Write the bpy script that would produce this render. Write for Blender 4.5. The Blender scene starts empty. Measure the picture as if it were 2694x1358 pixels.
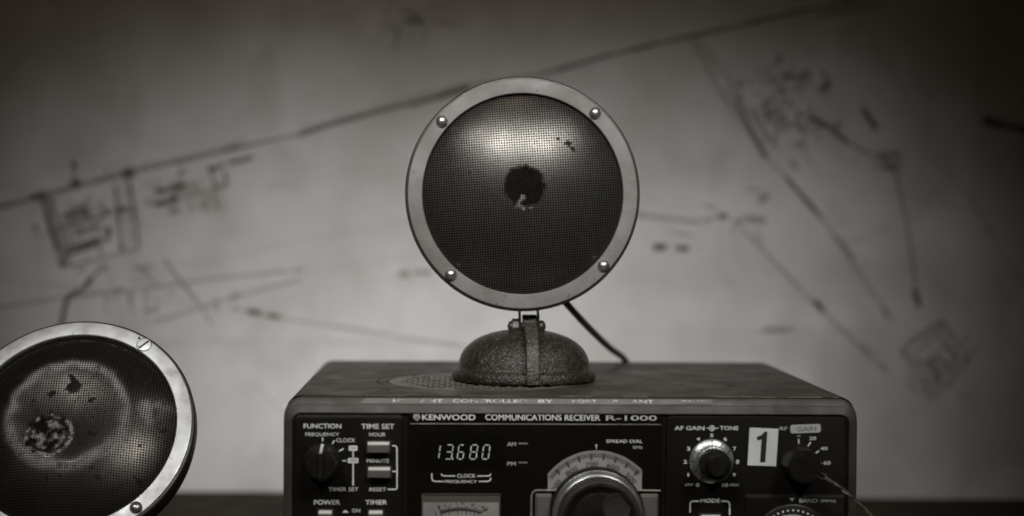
import bpy, math, random
from mathutils import Vector, Matrix

# ---------------------------------------------------------------- camera, world, lamps, exposure
scene = bpy.context.scene
R = math.radians
MM = 0.001
cam_data = bpy.data.cameras.new('camera')
cam = bpy.data.objects.new('camera', cam_data)
scene.collection.objects.link(cam)
scene.camera = cam
cam_data.sensor_width = 36.0
cam_data.lens = 56.6
cam_data.clip_start = 0.02
cam_data.clip_end = 50.0
cam.matrix_world = (Matrix.Translation((-0.061, -0.845, 0.2157)) @ Matrix.Rotation(R(-2.08), 4, 'Z')
                    @ Matrix.Rotation(R(90 - 1.09), 4, 'X') @ Matrix.Rotation(R(0.45), 4, 'Z'))
cam_data.dof.use_dof = True
cam_data.dof.focus_distance = 0.890
cam_data.dof.aperture_fstop = 3.25
cam_data.dof.aperture_blades = 0

world = bpy.data.worlds.new('World')
scene.world = world
world.use_nodes = True
bg = world.node_tree.nodes['Background']
bg.inputs['Color'].default_value = (1.0, 0.70, 0.40, 1)
bg.inputs['Strength'].default_value = 0.009

def lamp(name, kind, loc, target, power, color, **kw):
    d = bpy.data.lights.new(name, kind)
    d.energy = power
    d.color = color
    for k, v in kw.items():
        setattr(d, k, v)
    o = bpy.data.objects.new(name, d)
    scene.collection.objects.link(o)
    o.location = loc
    o.rotation_euler = (Vector(target) - Vector(loc)).to_track_quat('-Z', 'Y').to_euler()
    return o

# unseen strip lights, added to shape a vignette-like pool on the chart
for lx in (-0.31, 0.24):
    lamp('chart_pool_light', 'AREA', (lx, -1.00, 0.90), (-0.055, 0.466, 0.090), 0.24, (0.99, 0.982, 0.968),
         shape='RECTANGLE', size=0.50, size_y=0.07, spread=R(20))
# a second pair a little higher, on the set itself
for lx in (-0.50, 0.44):
    lamp('work_lamp', 'AREA', (lx, -0.92, 1.02), (-0.04, 0.00, 0.095), 0.215, (1.0, 0.98, 0.95),
         shape='RECTANGLE', size=0.50, size_y=0.07, spread=R(23))
# unseen warm fill, added to brown the dim parts of the chart
lamp('warm_fill_light', 'AREA', (-0.14, -0.55, 1.60), (-0.10, 0.45, 0.22), 0.10, (1.0, 0.78, 0.56),
     shape='RECTANGLE', size=0.5, size_y=0.25, spread=R(30))

vs = scene.view_settings
vs.view_transform = 'Standard'
vs.look = 'None'
vs.exposure = 0.0
vs.gamma = 1.0
vs.use_curve_mapping = False
scene.render.film_transparent = False
random.seed(7)

# ---------------------------------------------------------------- helpers
COL = scene.collection

class MB:
    """collects shapes in millimetres, links them as one mesh object"""
    def __init__(self):
        self.v, self.f = [], []
    def add(self, vs, fs):
        n = len(self.v)
        self.v += [tuple(p) for p in vs]
        self.f += [tuple(i + n for i in f) for f in fs]
        return self
    def box(self, x0, x1, y0, y1, z0, z1):
        return self.add([(x0, y0, z0), (x1, y0, z0), (x1, y1, z0), (x0, y1, z0),
                         (x0, y0, z1), (x1, y0, z1), (x1, y1, z1), (x0, y1, z1)],
                        [(3, 2, 1, 0), (4, 5, 6, 7), (0, 1, 5, 4), (1, 2, 6, 5), (2, 3, 7, 6), (3, 0, 4, 7)])
    def loft(self, rings, cap0=False, cap1=False, closed=True):
        n = len(rings[0])
        vs = [p for r in rings for p in r]
        fs = []
        m = n if closed else n - 1
        for k in range(len(rings) - 1):
            for i in range(m):
                j = (i + 1) % n
                fs.append((k * n + i, k * n + j, (k + 1) * n + j, (k + 1) * n + i))
        if cap0: fs.append(tuple(range(n - 1, -1, -1)))
        if cap1: fs.append(tuple((len(rings) - 1) * n + i for i in range(n)))
        return self.add(vs, fs)
    def revolve_y(self, prof, c=(0, 0), n=64, cap0=False, cap1=False):
        """prof: (radius, y) ; axis along y through (x, z) = c"""
        rings = []
        for r, y in prof:
            rings.append([(c[0] + r * math.cos(2 * math.pi * i / n), y, c[1] + r * math.sin(2 * math.pi * i / n)) for i in range(n)])
        return self.loft(rings, cap0, cap1)
    def revolve_z(self, prof, c=(0, 0), n=64, cap0=False, cap1=False):
        rings = []
        for r, z in prof:
            rings.append([(c[0] + r * math.cos(2 * math.pi * i / n), c[1] + r * math.sin(2 * math.pi * i / n), z) for i in range(n)])
        return self.loft(rings, cap0, cap1)
    def revolve_x(self, prof, c=(0, 0), n=32, cap0=False, cap1=False, a0=0.0):
        rings = []
        for r, x in prof:
            rings.append([(x, c[0] + r * math.cos(a0 + 2 * math.pi * i / n), c[1] + r * math.sin(a0 + 2 * math.pi * i / n)) for i in range(n)])
        return self.loft(rings, cap0, cap1)
    def prism_xz(self, poly, y0, y1):
        n = len(poly)
        vs = [(x, y0, z) for x, z in poly] + [(x, y1, z) for x, z in poly]
        fs = [tuple(range(n)), tuple(range(2 * n - 1, n - 1, -1))]
        fs += [((i + 1) % n, i, i + n, (i + 1) % n + n) for i in range(n)]
        return self.add(vs, fs)
    def tube(self, pts, rad, n=10, cap=True):
        pts = [Vector(p) for p in pts]
        rings = []
        up = Vector((0.13, 0.21, 0.97)).normalized()
        for i, p in enumerate(pts):
            t = (pts[min(i + 1, len(pts) - 1)] - pts[max(i - 1, 0)]).normalized()
            a = t.cross(up)
            if a.length < 1e-4: a = t.cross(Vector((1, 0, 0)))
            a.normalize()
            b = a.cross(t).normalized()
            r = rad[i] if isinstance(rad, (list, tuple)) else rad
            rings.append([p + a * (r * math.cos(2 * math.pi * k / n)) + b * (r * math.sin(2 * math.pi * k / n)) for k in range(n)])
        return self.loft(rings, cap, cap)
    def stroke(self, pts, w, y):
        """flat printed line in the x-z plane, facing -y, mitred joints"""
        P = [Vector((a, b)) for a, b in pts]
        L = []
        for i, p in enumerate(P):
            d0 = (p - P[i - 1]).normalized() if i else (P[1] - p).normalized()
            d1 = (P[i + 1] - p).normalized() if i < len(P) - 1 else d0
            t = (d0 + d1).normalized()
            nrm = Vector((-t.y, t.x)) * (w / 2 / max(0.5, t.dot(d0)))
            L.append((p + nrm, p - nrm))
        vs, fs = [], []
        for a, b in L:
            vs += [(a.x, y, a.y), (b.x, y, b.y)]
        for i in range(len(L) - 1):
            fs.append((2 * i, 2 * i + 1, 2 * i + 3, 2 * i + 2))
        return self.add(vs, fs)
    def xf(self, M):
        self.v = [tuple(M @ Vector(p)) for p in self.v]
        return self
    def mesh(self, name, mat, smooth=35):
        me = bpy.data.meshes.new(name)
        me.from_pydata([(a * MM, b * MM, c * MM) for a, b, c in self.v], [], self.f)
        me.validate()
        if smooth:
            me.polygons.foreach_set('use_smooth', [True] * len(me.polygons))
            me.set_sharp_from_angle(angle=R(smooth))
        me.materials.append(mat)
        me.update()
        return me
    def build(self, name, mat, parent=None, smooth=35, bevel=0, seg=2, kind=None, fix=True):
        me = self.mesh(name, mat, smooth)
        if fix:
            import bmesh
            bm = bmesh.new(); bm.from_mesh(me)
            bmesh.ops.recalc_face_normals(bm, faces=bm.faces)
            bm.to_mesh(me); bm.free()
        o = bpy.data.objects.new(name, me)
        COL.objects.link(o)
        o.parent = parent
        if bevel:
            m = o.modifiers.new('bevel', 'BEVEL')
            m.width = bevel * MM; m.segments = seg; m.limit_method = 'ANGLE'; m.angle_limit = R(40)
        if kind: o['kind'] = kind
        return o

def thing(name, label, cat, loc=(0, 0, 0), group=None):
    o = bpy.data.objects.new(name, None)
    COL.objects.link(o)
    o.empty_display_size = 0.02
    o.location = [c * MM for c in loc]
    o['label'] = label; o['category'] = cat
    if group: o['group'] = group
    return o

def rrect(x0, x1, z0, z1, r, y, n=7):
    pts = []
    for cx, cz, a0 in ((x1 - r, z1 - r, 0), (x0 + r, z1 - r, 90), (x0 + r, z0 + r, 180), (x1 - r, z0 + r, 270)):
        for k in range(n + 1):
            a = R(a0 + 90 * k / n)
            pts.append((cx + r * math.cos(a), y, cz + r * math.sin(a)))
    return pts

def rr2(x0, x1, z0, z1, r, n=5):
    return [(p[0], p[2]) for p in rrect(x0, x1, z0, z1, r, 0, n)]

# ---------------------------------------------------------------- materials
def mat(name, col, rough=0.5, metal=0.0, col2=None, nscale=60, nlo=0.35, nhi=0.65, bump=0.0, bscale=400,
        rvar=0.0, spec=0.5, emit=None, estr=0.0, detail=4, coat=0.0, spots=None, spot_scale=300, spot_lo=0.70, spot_hi=0.74):
    m = bpy.data.materials.new(name)
    m.use_nodes = True
    nt = m.node_tree
    b = nt.nodes['Principled BSDF']
    b.inputs['Base Color'].default_value = (*col, 1)
    b.inputs['Roughness'].default_value = rough
    b.inputs['Metallic'].default_value = metal
    b.inputs['Specular IOR Level'].default_value = spec
    b.inputs['Coat Weight'].default_value = coat
    tc = nt.nodes.new('ShaderNodeTexCoord')
    def noise(scale, det=4, rgh=0.55):
        n = nt.nodes.new('ShaderNodeTexNoise')
        n.inputs['Scale'].default_value = scale
        n.inputs['Detail'].default_value = det
        n.inputs['Roughness'].default_value = rgh
        nt.links.new(tc.outputs['Object'], n.inputs['Vector'])
        return n
    def ramp(src, lo, hi, a=0.0, c=1.0):
        r = nt.nodes.new('ShaderNodeMapRange')
        r.inputs['From Min'].default_value = lo; r.inputs['From Max'].default_value = hi
        r.inputs['To Min'].default_value = a; r.inputs['To Max'].default_value = c
        nt.links.new(src, r.inputs['Value'])
        return r.outputs['Result']
    colout = None
    if col2:
        n = noise(nscale, detail)
        mx = nt.nodes.new('ShaderNodeMix'); mx.data_type = 'RGBA'
        mx.inputs[6].default_value = (*col, 1); mx.inputs[7].default_value = (*col2, 1)
        nt.links.new(ramp(n.outputs['Fac'], nlo, nhi), mx.inputs[0])
        colout = mx.outputs[2]
    if spots:
        n = noise(spot_scale, 2)
        mx = nt.nodes.new('ShaderNodeMix'); mx.data_type = 'RGBA'
        if colout: nt.links.new(colout, mx.inputs[6])
        else: mx.inputs[6].default_value = (*col, 1)
        mx.inputs[7].default_value = (*spots, 1)
        nt.links.new(ramp(n.outputs['Fac'], spot_lo, spot_hi), mx.inputs[0])
        colout = mx.outputs[2]
    if colout: nt.links.new(colout, b.inputs['Base Color'])
    if rvar:
        n = noise(nscale * 1.7, 5)
        nt.links.new(ramp(n.outputs['Fac'], 0.3, 0.7, max(0.02, rough - rvar), min(1, rough + rvar)), b.inputs['Roughness'])
    if bump:
        n = noise(bscale, 3, 0.6)
        bp = nt.nodes.new('ShaderNodeBump')
        bp.inputs['Strength'].default_value = 1.0
        bp.inputs['Distance'].default_value = bump * MM
        nt.links.new(n.outputs['Fac'], bp.inputs['Height'])
        nt.links.new(bp.outputs['Normal'], b.inputs['Normal'])
    if emit:
        b.inputs['Emission Color'].default_value = (*emit, 1)
        b.inputs['Emission Strength'].default_value = estr
    return m

M = {}
M['case'] = mat('case_paint', (0.058, 0.050, 0.039), 0.48, col2=(0.033, 0.0275, 0.0205), nscale=30, rvar=0.12, bump=0.06, bscale=900,
                spots=(0.018, 0.014, 0.010), spot_scale=170, spot_lo=0.715, spot_hi=0.735)
M['bezel'] = mat('bezel_plastic', (0.048, 0.0415, 0.0325), 0.55, col2=(0.030, 0.026, 0.020), nscale=45, rvar=0.10, bump=0.03, bscale=1200)
M['panel'] = mat('panel_black', (0.0062, 0.0050, 0.0032), 0.55, col2=(0.0045, 0.0036, 0.0023), nscale=50, rvar=0.08, bump=0.015, bscale=1800, spec=0.16)
M['gloss'] = mat('window_black', (0.006, 0.005, 0.0035), 0.22, rvar=0.06, nscale=40, spec=0.35)
M['pit'] = mat('display_black', (0.003, 0.0027, 0.002), 0.35, spec=0.2)
M['rule'] = mat('worn_metal_line', (0.30, 0.28, 0.24), 0.4, col2=(0.14, 0.13, 0.11), nscale=120, metal=0.3)
M['print'] = mat('white_print', (0.74, 0.74, 0.73), 0.6, col2=(0.56, 0.56, 0.55), nscale=300, nlo=0.4, nhi=0.7)
M['printg'] = mat('grey_print', (0.50, 0.50, 0.48), 0.6, col2=(0.36, 0.36, 0.35), nscale=300)
M['inkb'] = mat('black_print', (0.012, 0.010, 0.008), 0.6)
M['knob'] = mat('knob_plastic', (0.0085, 0.0075, 0.0055), 0.36, rvar=0.08, nscale=90, bump=0.01, bscale=1500)
M['knobg'] = mat('knob_grey', (0.035, 0.032, 0.026), 0.42, rvar=0.08, nscale=90)
M['alu'] = mat('knob_aluminium', (0.62, 0.63, 0.64), 0.34, metal=0.9, col2=(0.50, 0.50, 0.50), nscale=100, rvar=0.08)
M['dial'] = mat('dial_face', (0.27, 0.265, 0.245), 0.55, col2=(0.22, 0.215, 0.20), nscale=70)
M['meter'] = mat('meter_face', (0.25, 0.242, 0.225), 0.5, col2=(0.19, 0.182, 0.168), nscale=60)
M['meterd'] = mat('meter_shade_tone', (0.075, 0.066, 0.052), 0.5)
M['button'] = mat('button_grey', (0.10, 0.094, 0.085), 0.42, rvar=0.05, nscale=80)
M['buttonl'] = mat('button_edge', (0.62, 0.61, 0.58), 0.40)
M['sticker'] = mat('sticker_white', (0.66, 0.675, 0.69), 0.5, col2=(0.57, 0.575, 0.575), nscale=70, detail=7)
M['tape'] = mat('embossed_tape', (0.11, 0.104, 0.095), 0.45, col2=(0.075, 0.070, 0.062), nscale=70, rvar=0.1)
M['tapew'] = mat('embossed_letters', (0.62, 0.63, 0.64), 0.5, col2=(0.09, 0.085, 0.075), nscale=160, nlo=0.50, nhi=0.64)  # pale letters, broken up by noise to paint their partial glints
M['led'] = mat('lit_segment', (0.3, 0.3, 0.28), 0.4, emit=(0.95, 0.93, 0.86), estr=0.30)
M['leddim'] = mat('dim_lamp_bar', (0.16, 0.15, 0.12), 0.4, emit=(0.9, 0.85, 0.7), estr=0.02)
M['wire'] = mat('tinned_wire', (0.34, 0.32, 0.28), 0.38, metal=0.6, col2=(0.16, 0.14, 0.11), nscale=180)
M['foot'] = mat('rubber', (0.01, 0.01, 0.009), 0.8)
M['ring'] = mat('ring_metal', (0.20, 0.198, 0.189), 0.56, metal=0.0, spec=0.3, col2=(0.125, 0.119, 0.108), nscale=34, rvar=0.12, bump=0.03, bscale=900, detail=8,
                spots=(0.10, 0.085, 0.065), spot_scale=230, spot_lo=0.635, spot_hi=0.76)
M['ringb'] = mat('ring_metal_lit', (0.66, 0.67, 0.68), 0.45, metal=0.45, col2=(0.46, 0.46, 0.455), nscale=70, rvar=0.15, bump=0.06, bscale=500,  # bright copy of the ring metal: reflected lamplight put into its colour
                 spots=(0.12, 0.11, 0.09), spot_scale=190, spot_lo=0.69, spot_hi=0.76)
M['shell'] = mat('shell_paint', (0.030, 0.026, 0.020), 0.42, rvar=0.1, nscale=60, bump=0.04, bscale=700)
M['screw'] = mat('screw_metal', (0.46, 0.45, 0.43), 0.30, metal=0.9, rvar=0.08, nscale=200)
M['slot'] = mat('screw_slot', (0.015, 0.013, 0.010), 0.7)
M['cone'] = mat('speaker_cone', (0.006, 0.005, 0.0035), 0.9, spec=0.1)
M['iron'] = mat('cast_iron', (0.028, 0.0235, 0.0165), 0.27, col2=(0.013, 0.0105, 0.007), nscale=260, rvar=0.08, bump=0.8, bscale=900, coat=0.0, spots=(0.15, 0.135, 0.11), spot_scale=820, spot_lo=0.60, spot_hi=0.70)  # pale specks are glints painted into the colour
M['ironw'] = mat('cast_iron_worn_lit', (0.060, 0.053, 0.042), 0.30, col2=(0.028, 0.024, 0.018), nscale=300, rvar=0.08, bump=0.7, bscale=900, spots=(0.20, 0.185, 0.155), spot_scale=820, spot_lo=0.57, spot_hi=0.68)  # worn rib, also paler to look lit against the dome; specks are painted glints
M['bolt'] = mat('bolt_steel', (0.075, 0.068, 0.058), 0.40, metal=0.6, col2=(0.035, 0.029, 0.023), nscale=160)
M['nut'] = mat('nut_steel', (0.12, 0.115, 0.105), 0.42, metal=0.4, col2=(0.07, 0.064, 0.056), nscale=150)
M['cable'] = mat('cable_rubber', (0.055, 0.049, 0.038), 0.5)
M['glue'] = mat('glue_residue', (0.0045, 0.0036, 0.0024), 0.85, spec=0.05)
M['flake'] = mat('paint_flake', (0.33, 0.32, 0.30), 0.6, col2=(0.18, 0.17, 0.15), nscale=300)
M['wood'] = mat('dark_wood', (0.030, 0.021, 0.012), 0.7, col2=(0.020, 0.014, 0.008), nscale=22, rvar=0.1, spec=0.12)
M['plaster'] = mat('wall_paint', (0.30, 0.28, 0.25), 0.8)
M['paper'] = mat('chart_paper', (0.62, 0.625, 0.635), 0.75, col2=(0.40, 0.39, 0.37), nscale=6, nlo=0.36, nhi=0.74, detail=8, spots=(0.43, 0.42, 0.40), spot_scale=17, spot_lo=0.48, spot_hi=0.80, spec=0.2)
M['ink0'] = mat('faint_ink', (0.475, 0.475, 0.465), 0.8, spec=0.1)
M['ink1'] = mat('mid_ink', (0.30, 0.285, 0.265), 0.8, spec=0.1)
M['ink2'] = mat('dark_ink', (0.13, 0.115, 0.098), 0.8, spec=0.1)

def mesh_mat(name, base, pale):
    """bare and painted perforated metal; attributes carry worn paint and painted highlights (wear) and old glue or dirt (dirt)"""
    m = mat(name, base, 0.31, metal=1.0, rvar=0.02, nscale=60)
    nt = m.node_tree; b = nt.nodes['Principled BSDF']
    def attr(n):
        a = nt.nodes.new('ShaderNodeAttribute'); a.attribute_name = n; return a.outputs['Fac']
    tc = nt.nodes.new('ShaderNodeTexCoord')
    n = nt.nodes.new('ShaderNodeTexNoise'); n.inputs['Scale'].default_value = 55; n.inputs['Detail'].default_value = 6
    nt.links.new(tc.outputs['Object'], n.inputs['Vector'])
    r = nt.nodes.new('ShaderNodeMapRange'); r.inputs['From Min'].default_value = 0.35; r.inputs['From Max'].default_value = 0.68
    r.inputs['To Min'].default_value = 0.86; r.inputs['To Max'].default_value = 1.08
    nt.links.new(n.outputs['Fac'], r.inputs['Value'])
    var = nt.nodes.new('ShaderNodeMix'); var.data_type = 'RGBA'; var.blend_type = 'MULTIPLY'
    var.inputs[0].default_value = 1.0; var.inputs[6].default_value = (*base, 1)
    nt.links.new(r.outputs['Result'], var.inputs[7])
    w = nt.nodes.new('ShaderNodeMix'); w.data_type = 'RGBA'; w.inputs[7].default_value = (*pale, 1)
    nt.links.new(attr('wear_sheen'), w.inputs[0]); nt.links.new(var.outputs[2], w.inputs[6])
    d = nt.nodes.new('ShaderNodeMix'); d.data_type = 'RGBA'; d.inputs[7].default_value = (0.0022, 0.0018, 0.0012, 1)
    nt.links.new(attr('dirt'), d.inputs[0]); nt.links.new(w.outputs[2], d.inputs[6])
    nt.links.new(d.outputs[2], b.inputs['Base Color'])
    mx = nt.nodes.new('ShaderNodeMath'); mx.operation = 'MAXIMUM'
    nt.links.new(attr('wear_sheen'), mx.inputs[0]); nt.links.new(attr('dirt'), mx.inputs[1])
    iv = nt.nodes.new('ShaderNodeMath'); iv.operation = 'SUBTRACT'; iv.inputs[0].default_value = 0.74; iv.use_clamp = True
    nt.links.new(mx.outputs[0], iv.inputs[1]); nt.links.new(iv.outputs[0], b.inputs['Metallic'])
    sp = nt.nodes.new('ShaderNodeMath'); sp.operation = 'MULTIPLY'; sp.inputs[1].default_value = 0.2
    nt.links.new(iv.outputs[0], sp.inputs[0]); nt.links.new(sp.outputs[0], b.inputs['Specular IOR Level'])
    old = b.inputs['Roughness'].links[0].from_socket
    rm = nt.nodes.new('ShaderNodeMath'); rm.operation = 'MAXIMUM'
    nt.links.new(old, rm.inputs[0]); nt.links.new(mx.outputs[0], rm.inputs[1]); nt.links.new(rm.outputs[0], b.inputs['Roughness'])
    return m
M['grille'] = mesh_mat('grille_metal', (0.092, 0.088, 0.080), (0.26, 0.25, 0.23))
M['grilleb'] = mesh_mat('grille_metal_worn', (0.066, 0.061, 0.054), (0.33, 0.322, 0.305))

# ---------------------------------------------------------------- text
def text_mb(body, x0, x1, z0, z1, y, bold=0, tf=None):
    cu = bpy.data.curves.new('t', 'FONT')
    cu.body = body
    cu.size = 1.0
    cu.offset = 0.012 if bold else 0.003
    cu.resolution_u = 3
    ob = bpy.data.objects.new('t', cu)
    COL.objects.link(ob)
    dg = bpy.context.evaluated_depsgraph_get()
    me = bpy.data.meshes.new_from_object(ob.evaluated_get(dg))
    vs = [tuple(v.co) for v in me.vertices]
    fs = [tuple(p.vertices) for p in me.polygons]
    bpy.data.objects.remove(ob); bpy.data.curves.remove(cu); bpy.data.meshes.remove(me)
    ax = min(v[0] for v in vs); bx = max(v[0] for v in vs)
    az = min(v[1] for v in vs); bz = max(v[1] for v in vs)
    sx = (x1 - x0) / (bx - ax); sz = (z1 - z0) / (bz - az)
    mb = MB()
    mb.add([(x0 + (v[0] - ax) * sx, y, z0 + (v[1] - az) * sz) for v in vs], fs)
    if tf: mb.v = [tf(p) for p in mb.v]
    return mb

def lettering(body, x0, x1, z0, z1, y, parent, m='print', bold=0, tf=None):
    return text_mb(body, x0, x1, z0, z1, y, bold, tf).build('lettering', M[m], parent, smooth=0, fix=False)

# ---------------------------------------------------------------- setting: wall, desk
MB().box(-1600, 1600, 482, 520, -700, 1500).build('wall', M['plaster'])['kind'] = 'structure'
t = MB()
poly = [(-1400, -650), (1400, -650), (1400, 405), (300, 436), (-200, 463), (-1400, 476)]
t.add([(x, y, 0) for x, y in poly] + [(x, y, -32) for x, y in poly],
      [tuple(range(6)), tuple(range(11, 5, -1))] + [((i + 1) % 6, i, i + 6, (i + 1) % 6 + 6) for i in range(6)])
t.build('desk_top', M['wood'], bevel=2)['kind'] = 'structure'

# ---------------------------------------------------------------- chart pinned to the wall
def wave(x, z):
    return (466 + 2.6 * math.sin(x / 31 + 0.6 * math.sin(z / 140)) * (0.55 + 0.45 * math.sin(x / 97 + 1.0))
            + 1.4 * math.sin(x / 17.3 + z / 160 + 2.0) * (0.5 + 0.5 * math.sin(x / 61))
            + 2.0 * math.sin(z / 130 + x / 210)
            - sum(5.5 * math.exp(-abs(x - f - 0.03 * z) / 16) for f in (-318, -172, -52, 96, 236, 352)))
chart = thing('wall_chart', 'large pale paper chart of hand-drawn lines hung on the wall behind the receiver', 'chart', (0, 466, -40))
OFF = Matrix.Translation((0, -466, 40))
nx, nz = 230, 110
X0, X1, Z0, Z1 = -640, 640, -40, 560
vs_ = [(X0 + (X1 - X0) * i / nx, 0, Z0 + (Z1 - Z0) * j / nz) for j in range(nz + 1) for i in range(nx + 1)]
vs_ = [(x, wave(x, z), z) for x, y, z in vs_]
fs_ = [(j * (nx + 1) + i, j * (nx + 1) + i + 1, (j + 1) * (nx + 1) + i + 1, (j + 1) * (nx + 1) + i) for j in range(nz) for i in range(nx)]
MB().add(vs_, fs_).xf(OFF).build('sheet', M['paper'], chart, fix=False)
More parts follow.
